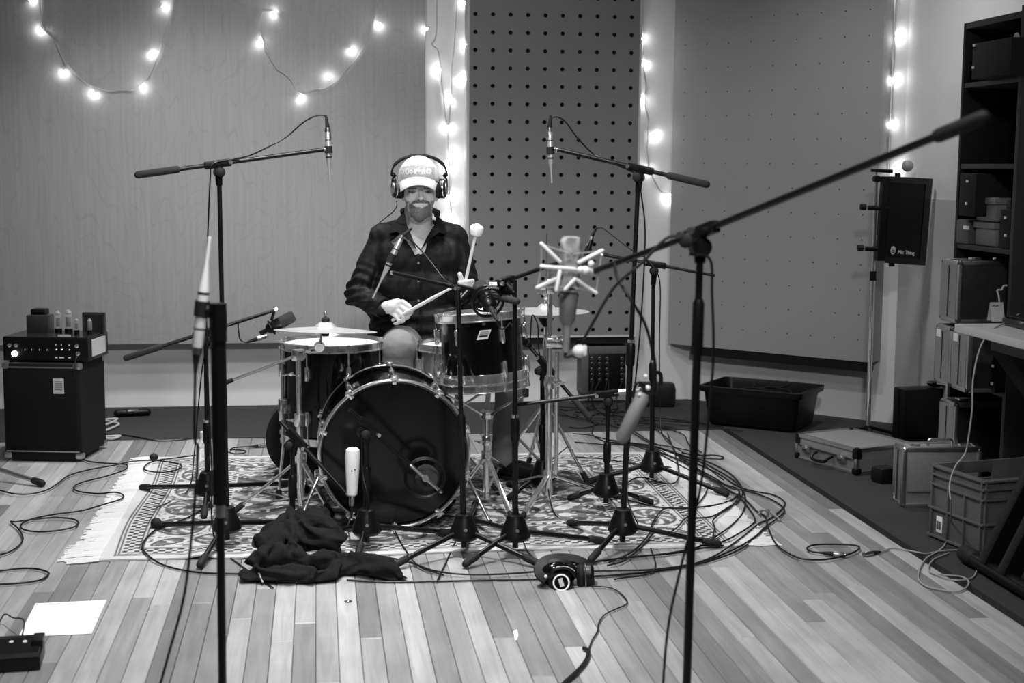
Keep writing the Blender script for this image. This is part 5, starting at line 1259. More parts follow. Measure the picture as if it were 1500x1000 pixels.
# cases in the shelf, ends sticking out toward the room
def shelf_case(label, px0, px1, pyc, z0, z1, xf, body, edge, depth=.36, name='aluminium_case', dots=0):
    ya = aX(px0, pyc, xf).y; yb = aX(px1, pyc, xf).y
    t, P = case(name, label, V((xf, yb, z0+.001)), (1, 0, 0), (0, 1, 0), depth, ya-yb, z1-z0, body, edge, bev=.012, corner='dark_steel')
    w_ = ya-yb; part('shell_seam', MB().bar(P(-.003, w_*.5, .02), P(-.003, w_*.5, z1-z0-.02), .004, .008, up=(1, 0, 0)), 'dark_steel', t)
    return t, P, w_
z0 = zsh[3]; z1 = aX(1390, 380, 2.5).z
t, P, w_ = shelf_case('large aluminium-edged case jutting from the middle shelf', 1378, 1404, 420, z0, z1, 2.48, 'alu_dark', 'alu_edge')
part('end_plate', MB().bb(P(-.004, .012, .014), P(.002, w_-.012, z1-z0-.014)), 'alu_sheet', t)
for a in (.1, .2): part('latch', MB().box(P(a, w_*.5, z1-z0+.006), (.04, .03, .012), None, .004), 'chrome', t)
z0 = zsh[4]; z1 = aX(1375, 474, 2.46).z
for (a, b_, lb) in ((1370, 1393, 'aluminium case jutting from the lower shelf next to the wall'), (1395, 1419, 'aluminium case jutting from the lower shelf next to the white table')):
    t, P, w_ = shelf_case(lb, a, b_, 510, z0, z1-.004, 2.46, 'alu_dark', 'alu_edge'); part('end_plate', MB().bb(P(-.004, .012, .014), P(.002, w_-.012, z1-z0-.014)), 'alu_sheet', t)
    part('paper_tag', MB().bb(P(-.006, w_*.62, z1-z0-.05), P(-.003, w_*.88, z1-z0-.02)), 'paper_white', t)
z0 = .002; z1 = aX(1375, 586, 2.5).z
t, P, w_ = shelf_case('black-sided case with bright metal edges under the lowest shelf', 1375, 1398, 640, z0, z1, 2.53, 'dark_leather', 'alu_edge', .4)
part('end_plate', MB().bb(P(-.004, .012, .014), P(.002, w_-.012, z1-z0-.014)), 'alu_sheet', t)
part('latch', MB().box(P(.06, w_*.5, z1-z0+.006), (.045, .04, .012), None, .004), 'chrome', t); part('side_catch', MB().box(P(.28, -.002, z1-z0-.05), (.05, .006, .02)), 'satin_steel', t)
def rack_box(label, p0, p1, x0_, zb_, h_, m, dots=(), name='rack_device', depth=.3, cat='device'):
    ya, yb = aX(p0, 300, x0_).y, aX(p1, 300, x0_).y
    t = thing(name, label, cat, (x0_+depth/2, (ya+yb)/2, zb_))
    part('housing', MB().bb((x0_, yb, zb_+.001), (x0_+depth, ya, zb_+h_), .006), m, t)
    for (fy, fz) in dots: part('indicator', MB().bb((x0_-.004, yb+(ya-yb)*fy-.007, zb_+h_*fz-.005), (x0_+.002, yb+(ya-yb)*fy+.007, zb_+h_*fz+.005)), 'paper_white', t, label='small pale sticker')
    return t
rack_box('black equipment box with two pale stickers on the upper shelf', 1404, 1428, 2.57, zsh[2]+.115, .17, 'dark_void', [(.5, .82), (.5, .3)])
t = rack_box('grey storage box with paper label on the upper shelf', 1402, 1420, 2.6, zsh[2], .1, 'grey_dark', (), 'storage_box', cat='box'); part('paper_label', MB().bb((2.596, Yfar-.13, zsh[2]+.06), (2.601, Yfar-.085, zsh[2]+.075)), 'paper_white', t)
for k, lb in enumerate(('pale grey clip-lid box at the bottom of the shelf stack', 'pale grey clip-lid box on top of the shelf stack')):
    t = thing('storage_box', lb, 'box', (2.72, Ynear+.23, zsh[2]+k*.097)); zz = zsh[2]+.001+k*.097; yb = aX(1458, 330, 2.62).y; ya = aX(1429, 330, 2.62).y
    part('box_body', MB().bb((2.62, yb, zz), (2.86, ya, zz+.068), .008), 'grey_plastic', t); part('box_lid', MB().bb((2.612, yb-.006, zz+.068), (2.868, ya+.006, zz+.094), .006), 'grey_plastic', t)
    part('lid_clip', MB().bb((2.66, yb-.012, zz+.05), (2.7, yb-.004, zz+.085), .002), 'grey_dark', t)
rack_box('black box with two pale dots beside the grey storage boxes', 1466, 1482, 2.6, zsh[2], .15, 'dark_void', [(.5, .8), (.4, .35)])
rack_box('black control unit with a column of pale dots on the lower shelf', 1462, 1471, 2.56, zsh[4], .17, 'black_plastic', [(.5, .9), (.5, .6), (.5, .2)])
t = rack_box('black flight case with two pale catches on the top shelf', 1414, 1470, 2.54, zsh[0], .14, 'dark_void', [(.95, .95), (.95, .35)], 'flight_case', cat='case')
solo('hanging_tag', MB().lathe([(.001, 0), (.022, .001), (.022, .006), (.001, .007)], aX(1490, 60, 2.58), (-1, 0, 0), 16, sx=1, sy=1.4), 'label_grey', 'pale oval tag hanging at the top of the shelf unit', 'tag')
solo('black_dish', MB().lathe([(.02, 0), (.05, .004), (.06, .015), (.062, .02), (.04, .012)], V((b1.x+.2, b1.y+.06, aY(1322, 570, b1.y).z+.001)), n=24, caps=False), 'black_gloss', 'shallow black dish lying on the matt black case', 'dish')
# white table top right
TX, TYc, TZ = 2.235, 4.755, .79
tb_ = thing('work_table', 'white-topped work table with black trestle leg', 'table', (2.6, 4.1, 0))
part('table_top', MB().bb((TX, 3.2, TZ-.028), (2.98, TYc, TZ), .003), 'table_white', tb_)
fa = fl(1415, 826); 
for X_ in (fa.x,):
    f = part('foot_bar', MB().capsule((X_, fa.y, .035), (X_, 3.35, .035), .024, n=14).bb((X_-.02, 3.4, .02), (X_+.02, fa.y-.05, .05)), 'black_metal', tb_); part('foot_cap', MB().capsule((X_, fa.y+.01, .035), (X_, fa.y-.05, .035), .029, n=14), 'black_rubber', f)
    for dy in (.03, -.1): part('leg_column', MB().bar((X_, fa.y-.19+dy, .04), (X_+.34, fa.y-.19+dy, TZ-.03), .05, .06, .004), 'black_metal', tb_)
    part('top_rail', MB().bb((X_+.1, 3.3, TZ-.07), (X_+.5, fa.y+.1, TZ-.029), .003), 'black_metal', tb_)
    part('brace', MB().bar((X_+.12, fa.y+.16, TZ-.03), (X_+.34, fa.y-.1, TZ-.42), .03, .04), 'black_metal', tb_)
t = thing('black_device', 'flat glossy black device at the edge of the white table', 'device', aY(1490, 474, 4.6)); q = fl(1476, 478, TZ)
part('housing', MB().bb((q.x, q.y-.25, TZ+.001), (q.x+.3, q.y+.05, TZ+.03), .01), 'black_gloss', t); part('lid', MB().bb((q.x+.02, q.y-.22, TZ+.03), (q.x+.28, q.y+.03, TZ+.036), .003), 'black_plastic', t)
q = fl(1461, 471, TZ); cdd = thing('note_card', 'folded pale note card with handwriting standing on the white table', 'card', (q.x, q.y, TZ))
q2 = aY(1461, 443, q.y); hh_ = q2.z-TZ
part('card_sheet', MB().add([(q.x-.026, q.y-.006, TZ+.001), (q.x+.026, q.y-.006, TZ+.001), (q.x+.024, q.y+.012, TZ+hh_), (q.x-.026, q.y+.012, TZ+hh_), (q.x-.026, q.y+.03, TZ+.001), (q.x+.026, q.y+.03, TZ+.001)], [(0, 1, 2, 3), (3, 2, 5, 4)]), 'label_grey', cdd, smooth=False)
part('handwriting', MB().tube([(q.x-.02, q.y+.004, TZ+hh_*.8), (q.x-.012, q.y+.006, TZ+hh_*.86), (q.x-.006, q.y+.005, TZ+hh_*.8), (q.x, q.y+.006, TZ+hh_*.86), (q.x+.004, q.y+.005, TZ+hh_*.8)], .0012, 5), 'dark_rail', cdd)
wf = aY(1464, 442, q.y+.06)
solo('bent_wire', MB().tube(spline([wf, aY(1463, 433, q.y+.06), aY(1461, 425, q.y+.06), aY(1467, 424, q.y+.06), aY(1470, 419, q.y+.06), aY(1475, 418, q.y+.06)], 5), .0032, 6).tube([wf, V((wf.x, wf.y, TZ+.001))], .002, 5), 'label_grey', 'small pale bent wire figure rising behind the note card', 'wire')
# grey plastic crate
def crate():
    A, B = fl(1364, 786), fl(1437, 816); u = (B-A).normalized(); v = V((-u.y, u.x, 0)); Lu = (B-A).length; Lv = .4
    hz = aY(1437, 703, B.y).z; up = V((0, 0, 1)); O = A
    P = lambda a, b_, z: O+u*a+v*b_+up*z
    t = thing('plastic_crate', 'grey ribbed plastic crate on the carpet under the white table', 'crate', O+u*Lu/2+v*Lv/2)
    th = .005
    def wall(p0, p1, q0, q1): pass
    def slab(a0, a1, b0, b1, z0, z1, nm='wall', m='crate_grey'):
        mb = MB().box(P((a0+a1)/2, (b0+b1)/2, (z0+z1)/2), (abs(a1-a0), abs(b1-b0), z1-z0), Matrix(((u.x, v.x, 0), (u.y, v.y, 0), (0, 0, 1))), .0015); return part(nm, mb, m, t)
    slab(0, Lu, 0, th, .004, hz, 'side_wall'); slab(0, Lu, Lv-th, Lv, .004, hz, 'side_wall'); slab(0, Lu, 0, Lv, .003, .012, 'base')
    slab(Lu-th, Lu, 0, Lv, .004, hz, 'end_wall')
    hw = (Lv*.3, Lv*.62); hzz = (hz*.62, hz*.84)
    slab(0, th, 0, hw[0], .004, hz, 'end_wall'); slab(0, th, hw[1], Lv, .004, hz, 'end_wall'); slab(0, th, hw[0], hw[1], .004, hzz[0], 'end_wall'); slab(0, th, hw[0], hw[1], hzz[1], hz, 'end_wall')
    e = .012
    for z in (hz-.006, hz-.035, hz*.74, hz*.42, .012):
        slab(-e*.0, Lu+e*.0, -e, 0, z-.004, z+.004, 'rib'); slab(-e, 0, -e, Lv, z-.004, z+.004, 'rib'); slab(Lu, Lu+e, -e, Lv, z-.004, z+.004, 'rib'); slab(0, Lu, Lv, Lv+e, z-.004, z+.004, 'rib')
    for f in (.0, .34, .67, 1.0): slab(f*(Lu-.006), f*(Lu-.006)+.006, -e*.9, 0, .01, hz*.74 if 0 < f < 1 else hz, 'rib')
    for f in (.0, .33, .66, 1.0): slab(Lu, Lu+e*.9, f*(Lv-.006), f*(Lv-.006)+.006, .01, hz*.74 if 0 < f < 1 else hz, 'rib')
    for f in (.0, 1.0): slab(-e*.9, 0, f*(Lv-.006), f*(Lv-.006)+.006, .01, hz, 'rib')
    lb = slab(Lu*.1, Lu*.22, -.002, .0, hz*.1, hz*.32, 'paper_label', 'paper_white')
    for k in range(5): part('barcode_bar', MB().box(P(Lu*(.12+.02*k), -.0032, hz*.2), (.0018+.001*(k % 2), .001, hz*.11), Matrix(((u.x, v.x, 0), (u.y, v.y, 0), (0, 0, 1)))), 'dark_rail', lb)
crate()

# ------------------------------------------------------------------ vocal screen on a chrome stand
SYc = 6.62
sb0 = aY(1271, 640, SYc); sb0.z = 0; stp = aY(1284, 252, SYc)
ms = thing('screen_stand', 'chrome stand with black foot holding the curved black screen', 'stand', sb0)
ats = lambda py: V((sb0.x+(stp.x-sb0.x)*aY(1277, py, SYc).z/stp.z, SYc, aY(1277, py, SYc).z))
part('pole', MB().cyl(ats(640), ats(400), .012, n=14), 'chrome', ms); part('upper_pole', MB().cyl(ats(410), ats(252), .0095, n=12), 'chrome', ms)
part('clutch', MB().cyl(ats(411), ats(397), .016), 'black_plastic', ms); part('base_collar', MB().cyl(ats(632), ats(622), .024, .016), 'black_plastic', ms)
for k in range(3): leg_foot(ms, sb0+V((0, 0, .07)), sb0+V((.2*math.cos(k*2.094+.3), .2*math.sin(k*2.094+.3), .016)), .009, 'black_metal')
part('top_joint', MB().lathe([(.017, -.016), (.017, .016)], aY(1284, 262, SYc-.02), (0, 1, 0), 14).cyl(aY(1276, 249, SYc-.02), aY(1307, 251, SYc-.02), .009), 'black_plastic', ms)
scn = thing('vocal_screen', 'curved black vocal booth screen lettered Mic Thing on a chrome stand', 'screen', aY(1325, 387, SYc))
def sp(u_, v_, d=0):
    x = (1304+62*u_)*(1-v_)+(1296+59*u_)*v_; y = (258+3.5*u_)*(1-v_)+(385+4*u_)*v_
    return aY(x, y, SYc-.05+.1*(u_-.0)**2*.6-d)
def patch(u0_, u1_, v0_, v1_, nu, th):
    vv = []; ff = []
    for s_ in (0, -th):
        for i in range(nu+1):
            for vq in (v0_, v1_): vv.append(sp(u0_+(u1_-u0_)*i/nu, vq, s_))
    n = 2*(nu+1)
    for i in range(nu):
        a = i*2; ff += [(a, a+2, a+3, a+1), (n+a, n+a+1, n+a+3, n+a+2), (a, n+a, n+a+2, a+2), (a+1, a+3, n+a+3, n+a+1)]
    ff += [(0, 1, n+1, n), (2*nu, n+2*nu, n+2*nu+1, 2*nu+1)]
    return MB().add(vv, ff)
part('screen_panel', patch(0, 1, 0, 1, 10, .03), 'black_plastic', scn, angle=30)
for vq in (0, .93): part('panel_rim', patch(-.01, 1.01, vq, vq+.07, 10, -.004), 'black_gloss', scn)
part('panel_rim', patch(.86, 1.01, 0, 1, 3, -.004), 'black_gloss', scn)
part('hinge_strip', MB().bar(aY(1297, 258, SYc-.03), aY(1289, 382, SYc-.03), .04, .035, .006, up=(0, -1, 0)), 'black_plastic', scn)
for (y, x0_) in ((303, 1261), (363, 1257)):
    c_ = part('clamp_arm', MB().cyl(aY(x0_+10, y+1, SYc-.02), aY(1303, y+2, SYc-.04), .012, n=12), 'black_plastic', scn); part('clamp_knob', MB().cyl(aY(x0_, y, SYc-.02), aY(x0_+7, y, SYc-.02), .016, n=14), 'black_rubber', c_)
for (x, y) in ((1315, 256), (1306, 387)): part('end_stud', MB().cyl(aY(x, y-3, SYc-.04), aY(x, y+3, SYc-.04), .014), 'black_plastic', scn)
ex = (sp(.6, .93)-sp(.2, .93)).normalized(); ez = (sp(.2, .5)-sp(.2, .93)).normalized(); ey = ex.cross(ez)
lc = aY(1308, 366.5, SYc-.062)
part('logo_disc', MB().lathe([(.0135, 0), (.0135, .002), (.001, .0022)], lc, ey if ey.y < 0 else -ey, 24, sx=1, sy=1.5, xdir=ex), 'label_grey', scn, label='pale oval maker logo')
nq = ey if ey.y < 0 else -ey
lm = MB()
for (a, b_, c_, d_) in ((-.007, .004, -.001, .004), (-.007, .004, -.007, -.001), (-.007, -.001, -.001, -.001), (.001, -.004, .001, .004), (.001, .004, .004, 0), (.004, 0, .007, .004), (.007, .004, .007, -.004)): lm.cyl(lc+ex*a+ez*b_+nq*.003, lc+ex*c_+ez*d_+nq*.003, .0009, n=5)
lm.box(lc-ez*.009+nq*.0028, (.012, .001, .004))
part('logo_letters', lm, 'dark_rail', scn)
def text(body, loc, xdir, zdir, size, m, parent, name='lettering'):
    cu = bpy.data.curves.new(name, 'FONT'); cu.body = body; cu.size = size; cu.extrude = .0006
    o = bpy.data.objects.new('tmp', cu); COL.objects.link(o); dg = bpy.context.evaluated_depsgraph_get(); dg.update()
    me = bpy.data.meshes.new_from_object(o.evaluated_get(dg)); bpy.data.objects.remove(o)
    x = V(xdir).normalized(); y = V(zdir); y = (y-y.dot(x)*x).normalized(); z = x.cross(y); R_ = Matrix(((x.x, y.x, z.x), (x.y, y.y, z.y), (x.z, y.z, z.z))).to_4x4()
    me.transform(Matrix.Translation(V(loc)-offs(parent)) @ R_); me.materials.clear()
    return part(name, me, m, parent, local=True, label=body)
text('Mic Thing', aY(1315, 371.5, SYc-.057), sp(.95, .92)-sp(.3, .92), (0, 0, 1), .026, 'paper_white', scn)

# ------------------------------------------------------------------ black tub, bag, stage box at the far wall
def tub():
    bl, brr, bk = fl(1037, 622), fl(1163, 635), fl(1206, 627)
    u = (brr-bl).normalized(); v = V((-u.y, u.x, 0)); Lu = (brr-bl).length; Lv = .3
    hz = aY(1163, 575, brr.y).z; up = V((0, 0, 1))
    t = thing('storage_tub', 'open black plastic storage tub below the corner panel', 'tub', bl+u*Lu/2+v*Lv/2)
    def ringp(g, z, r=.03):
        a0, a1, b0, b1 = -g, Lu+g, -g, Lv+g; pts = []
        for (cx, cy, s_) in ((a1-r, b0+r, -PI/2), (a1-r, b1-r, 0), (a0+r, b1-r, PI/2), (a0+r, b0+r, PI)):
            for k in range(5): an = s_+PI/2*k/4; pts.append(bl+u*(cx+r*math.cos(an))+v*(cy+r*math.sin(an))+up*z)
        return pts
    prof = [(-.006, .008), (.004, .016), (.025, hz-.03), (.045, hz-.028), (.048, hz), (.03, hz+.002), (.018, hz-.03), (-.002, .03), (-.012, .026)]
    vv = []; ff = []
    for g, z in prof: vv += ringp(g, z)
    n = 20
    for j in range(len(prof)-1):
        for i in range(n): k = (i+1) % n; ff.append((j*n+i, j*n+k, (j+1)*n+k, (j+1)*n+i))
    ff.append(tuple(range(n))[::-1]); ff.append(tuple((len(prof)-1)*n+i for i in range(n)))
    part('tub_body', MB().add(vv, ff), 'black_plastic', t)
    for k in range(3): solo('coiled_cable', MB().tube([bl+u*(Lu*(.3+.2*k)+.08*math.cos(a*.35)*(1-.01*a))+v*(Lv*.5+.06*math.sin(a*.35))+up*(hz-.1+.0025*a+.012*k) for a in range(40)], .005, 6), 'cable_black', 'black cable coil inside the storage tub, %s' % ('at the near end', 'in the middle', 'at the screen end')[k], 'cable')
    part('tub_contents', MB().box(bl+u*Lu*.5+v*Lv*.5+up*(hz*.4), (Lu*.8, Lv*.8, hz*.6), Matrix(((u.x, v.x, 0), (u.y, v.y, 0), (0, 0, 1))), .03), 'dark_leather', t)
tub()
bgp = fl(966, 597); bg = thing('gig_bag', 'small black bag with carry loop on the carpet by the far wall', 'bag', bgp)
bgm = MB().box(bgp+V((0, .07, .066)), (.21, .14, .13), Matrix.Rotation(-.2, 3, 'Z'), .03); part('bag_body', bgm, 'dark_leather', bg)
part('carry_loop', MB().tube(spline([bgp+V((-.03, .07, .12)), bgp+V((-.025, .07, .175)), bgp+V((.0, .07, .19)), bgp+V((.02, .07, .175)), bgp+V((.025, .07, .12))], 5), .011, 8), 'dark_leather', bg)
YB_ = 7.80
s0, s1 = aY(862, 572, YB_), aY(917, 518, YB_)
sbx = thing('stage_box', 'black multicore stage box with rows of connectors on the far wall', 'stage box', (s0.x, YB_, s0.z))
part('housing', MB().bb((s0.x, YB_, s0.z), (s1.x, YB, s1.z), .004), 'black_metal', sbx)
fr0, fr1 = aY(851, 576, YB_), aY(920, 507, YB_)
for a, b_ in (((fr0.x, fr0.z), (s0.x, fr1.z)), ((fr0.x, s1.z), (fr1.x, fr1.z))): part('surround', MB().bb((a[0], YB_+.004, a[1]), (b_[0], YB, b_[1]), .003), 'grey_dark', sbx)
jm_ = MB().lathe([(.0115, 0), (.0115, .006), (.008, .008), (.008, .003)], (0, 0, 0), (0, -1, 0), 12).mesh('connector'); jm_.materials.append(M('dark_steel'))
for x in (867, 878.5, 889.5, 911):
    for y in (525, 533, 541, 549, 557): 
        p = aY(x, y, YB_-.001); inst('connector', jm_, sbx, Matrix.Translation(p-offs(sbx)))

# ------------------------------------------------------------------ things lying on the floor
def jacket():
    J = lambda x, y, z: fl(x, y)+V((0, 0, z)); b = MB()
    for pts, r in (([(366, 850, .022), (395, 853, .026), (425, 854, .03), (455, 855, .03), (485, 851, .03), (505, 842, .03)], .027),
                   ([(378, 843, .05), (400, 836, .06), (425, 838, .05), (452, 842, .05), (480, 842, .045), (500, 836, .045)], .034),
                   ([(392, 828, .07), (412, 822, .085), (436, 822, .09), (462, 824, .09), (488, 826, .075)], .042),
                   ([(402, 815, .07), (424, 810, .1), (448, 808, .115), (472, 810, .11), (490, 816, .08)], .04),
                   ([(415, 805, .08), (430, 802, .105), (452, 800, .115), (470, 803, .11)], .022),
                   ([(468, 804, .11), (477, 806, .135)], .016), ([(430, 803, .13), (424, 815, .13), (428, 830, .1), (440, 838, .075)], .016), ([(440, 822, .125), (458, 826, .12), (480, 827, .1)], .018),
                   ([(512, 842, .028), (530, 841, .035), (550, 845, .035), (570, 849, .03), (584, 851, .02)], .032), ([(520, 838, .05), (548, 840, .045), (575, 845, .03)], .02),
                   ([(360, 853, .012), (372, 846, .03)], .014)):
        P = [J(*p) for p in pts]
        for i in range(len(P)-1): b.capsule(P[i], P[i+1], r, n=10)
    me = remesh(b, .006, 3, 'jacket'); bm = bmesh.new(); bm.from_mesh(me); bm.normal_update()
    for v in bm.verts:
        p = v.co; q = V((p.x*13+4*nz3(p, 5), p.y*13+3*nz3(p+V((5, 0, 0)), 6), p.z*17))
        a1 = 1-abs(noise.noise(V((q.x*.75+q.y*.35, q.y*.5, q.z*.6))))*1.9; a2 = 1-abs(noise.noise(V((q.x*1.3-q.y*.6, q.y*.9, q.z))))*1.9
        f = .03*(max(a1, 0)**1.4-.55)+.009*(max(a2, 0)**1.6-.45)
        n = v.normal.copy(); n.z = max(n.z, 0) if p.z < .03 else n.z
        v.co = p+n*f; v.co.z = max(v.co.z, .009)
    bmesh.ops.smooth_vert(bm, verts=bm.verts, factor=.5, use_axis_x=True, use_axis_y=True, use_axis_z=True); bmesh.ops.smooth_vert(bm, verts=bm.verts, factor=.5, use_axis_x=True, use_axis_y=True, use_axis_z=True)
    bm.to_mesh(me); bm.free()
    c = fl(450, 835); me.transform(Matrix.Translation(-c)); me.materials.append(M('jacket'))
    o = bpy.data.objects.new('jacket', me); COL.objects.link(o); o.location = c; tag(o, 'crumpled black jacket dropped on the floor at the rug edge', 'jacket')
    part('piping', MB().tube(spline([J(368, 838, .05), J(373, 846, .045), J(380, 853, .03), J(385, 858, .012)], 5), .0028, 6), 'jacket_lining', o); part('piping', MB().tube(spline([J(415, 798, .085), J(412, 806, .08), J(416, 798, .1)], 5), .0022, 6), 'jacket_lining', o)
jacket()
def floor_phones():
    c = fl(824, 860); u = V((.97, .2, 0)).normalized(); n = V((-.2, .97, 0)).normalized()*-1; up = V((0, 0, 1))
    Q = lambda x, y, d=0.0: aY(x, y, c.y+.02-d)
    t = thing('headphones', 'black studio headphones lying folded on the floorboards', 'headphones', c)
    e1 = Q(822, 853.5, .03); cu = part('ear_cup', MB().lathe([(.036, -.03), (.04, -.02), (.038, 0), (.03, .012), (.022, .014)], e1, V((-.15, -1, .35)), 26), 'black_plastic', t)
    nn = V((-.15, -1, .35)).normalized(); part('pale_ring', MB().ring(e1+nn*.014, nn, .0245, .0028, 30, 6), 'paper_white', cu, label='white ring on the ear cup')
    part('logo_bar', MB().bar(e1+nn*.0155+V((-.004, 0, .014)), e1+nn*.0155+V((.004, -.004, -.014)), .014, .002, up=nn), 'label_grey', cu)
    part('cup_disc', MB().lathe([(.022, 0), (.022, .0035), (.001, .004)], e1+nn*.012, nn, 24), 'black_gloss', cu)
    e2 = Q(861, 845, -.01); cu2 = part('ear_cup', MB().lathe([(.035, -.022), (.04, -.012), (.04, .01), (.03, .02)], e2+up*.004, V((1, -.15, .05)), 26), 'black_plastic', t)
    part('ear_cushion', MB().ring(e2+up*.004+V((-.024, 0, 0)), (1, -.15, .05), .03, .013, 26, 8), 'dark_leather', cu2); part('trim_ring', MB().ring(e2+up*.004+V((-.008, 0, 0)), (1, -.15, .05), .0405, .0022, 26, 6), 'satin_steel', cu2)
    pts = spline([Q(800, 850, .03), Q(792, 843, .02), Q(789.5, 833, .0), Q(797, 822, -.02), Q(815, 817, -.03), Q(838, 818, -.03), Q(855, 824, -.02), Q(862, 834, -.01)], 5)
    vv = []; ff = []
    for i, p in enumerate(pts):
        tt_ = (pts[min(i+1, len(pts)-1)]-pts[max(i-1, 0)]).normalized(); s_ = V((0, -.55, .83)); s_ = (s_-s_.dot(tt_)*tt_).normalized(); m_ = tt_.cross(s_)
        for a, b_ in ((-.017, -.005), (.017, -.005), (.019, 0), (.017, .005), (-.017, .005), (-.019, 0)): vv.append(p+m_*a*.9+s_*b_)
    for i in range(len(pts)-1):
        for k in range(6): l = (k+1) % 6; ff.append((i*6+k, i*6+l, (i+1)*6+l, (i+1)*6+k))
    part('headband', MB().add(vv, ff), 'dark_leather', t)
    part('yoke', MB().tube(spline([Q(806, 842, .03), Q(812, 834, .03), Q(826, 831, .03), Q(838, 836, .03), Q(843, 846, .03)], 5), .005, 8), 'black_metal', t)
    cu3 = part('ear_cup', MB().ball(Q(817, 838, .0), (.058, .03, .036), 24, 14), 'black_gloss', t); part('ear_cushion', MB().ring(Q(817, 838, -.02), (.1, 1, .1), .042, .014, 28, 8, 1.2, .8), 'dark_leather', cu3)
    part('stamped_lettering', MB().tube(spline([Q(815, 830.5, .036), Q(824, 829, .036), Q(834, 831, .036), Q(842, 836, .036)], 4), .0012, 5), 'label_grey', t)
    part('hinge_screw', MB().ball(Q(799.5, 844, .04), .0052, 10, 6), 'paper_white', t)
floor_phones()
cable('thin headphone cable wandering to a thick plug at the bottom of the floor', [(866, 856), (888, 857), (905, 863), (918, 876), (916, 883), (900, 890), (885, 898), (877, 910), (875, 922), (867, 935), (862, 950)], .0022, name='headphone_cable')
solo('extension_cable', MB().tube(spline([fl(855, 953)+V((0, 0, .008)), fl(862, 958)+V((0, 0, .008)), fl(858, 972)+V((0, 0, .008)), fl(845, 988)+V((0, 0, .008)), fl(825, 1006)+V((0, 0, .008)), fl(790, 1040)+V((0, 0, .008))], 6), .0062, 8), 'cable_black', 'thick black extension lead ending at the headphone cable', 'cable')
# paper
ps = [fl(52, 884.5), fl(156, 879.5), fl(134, 928.5), fl(27, 933.5)]
mbp = MB().add([p+V((0, 0, .0022)) for p in ps]+[p+V((0, 0, .001)) for p in ps], [(0, 1, 2, 3), (7, 6, 5, 4), (0, 1, 5, 4), (1, 2, 6, 5), (2, 3, 7, 6), (3, 0, 4, 7)])
solo('paper_sheet', mbp, 'paper_white', 'blank white sheet of paper lying on the floorboards', 'paper', smooth=False)
# pedal at the bottom left
pa, pb_ = fl(60, 980), fl(0, 984); u = (pb_-pa).normalized(); v = V((u.y, -u.x, 0)); v = v if v.y > 0 else -v
rm3 = Matrix(((u.x, v.x, 0), (u.y, v.y, 0), (0, 0, 1))); pc = pa+u*.13+v*.055
hp_ = aY(60, 965, pa.y).z
pd = thing('effects_pedal', 'black floor pedal with pale knobs beside the paper sheet', 'pedal', pc)
part('pedal_base', MB().box(pc+V((0, 0, .02)), (.26, .13, .036), rm3, .004), 'black_metal', pd); tp_ = part('pedal_top', MB().prism([(-.065, .038), (.065, .038), (.065, .058), (.03, .062), (-.05, .046)], pc-u*.125, v, (0, 0, 1), u, .25), 'black_plastic', pd, smooth=False)
for a, b_ in ((.085, .03), (.085, .008), (.05, .012)): part('control_knob', MB().lathe([(.006, 0), (.006, .008), (.003, .009)], pc-u*a+v*b_+V((0, 0, .052)), (0, -.2, 1), 10), 'label_grey', pd)
part('end_bracket', MB().box(pc-u*.118+v*.02+V((0, 0, .056)), (.03, .07, .02), rm3, .004), 'black_metal', pd)
# stand leg reaching in from the left
lb = fl(-95, 690); sl = thing('microphone_stand', 'black and chrome stand leg reaching over the boards beside the speaker cabinet', 'microphone stand', lb)
leg_foot(sl, lb+V((0, 0, .1)), fl(62, 713)+V((0, 0, .016)), .0095, 'satin_steel', sq=False)
for k in (2.3, 4.4): leg_foot(sl, lb+V((0, 0, .1)), lb+V((.42*math.cos(k), .42*math.sin(k), .016)), .0095, 'black_metal')
part('pole', MB().cyl(lb+V((0, 0, .05)), lb+V((0, 0, 1.0)), .011), 'black_metal', sl); part('hub', MB().lathe([(.03, .055), (.05, .07), (.05, .085), (.03, .13), (.02, .15)], lb, n=18), 'black_plastic', sl)
# bottle
bp_ = fl(299, 706); bt = thing('water_bottle', 'clear plastic water bottle standing behind the foreground stand', 'bottle', bp_)
part('bottle_body', MB().lathe([(.028, .009), (.032, .014), (.032, .05), (.029, .06), (.032, .07), (.032, .13), (.026, .16), (.012, .185), (.012, .2)], bp_, n=24, caps=False), 'clear_plastic', bt); part('bottle_cap', MB().lathe([(.014, .195), (.014, .215), (.012, .217)], bp_, n=16), 'label_grey', bt)
# black adapter and pale cable tangle near the wall
ad = fl(193, 612); at_ = thing('power_adapter', 'flat black adapter with silver middle on the carpet by the wall', 'adapter', ad)
part('adapter_body', MB().capsule(fl(172, 611)+V((0, 0, .022)), fl(216, 609)+V((0, 0, .022)), .02, n=14), 'black_plastic', at_); part('silver_band', MB().capsule(fl(188, 610.5)+V((0, -.004, .028)), fl(202, 609.5)+V((0, -.004, .028)), .0155, n=12), 'dark_steel', at_)
cable('loose pale strap tangled on the carpet beside the speaker cabinet', [(140, 616), (155, 614), (172, 613), (160, 620), (148, 622), (152, 616), (165, 618), (174, 621), (160, 628), (146, 633), (140, 638), (155, 639), (176, 638), (165, 642), (148, 641)], .006, m='wire_pale', name='pale_strap')
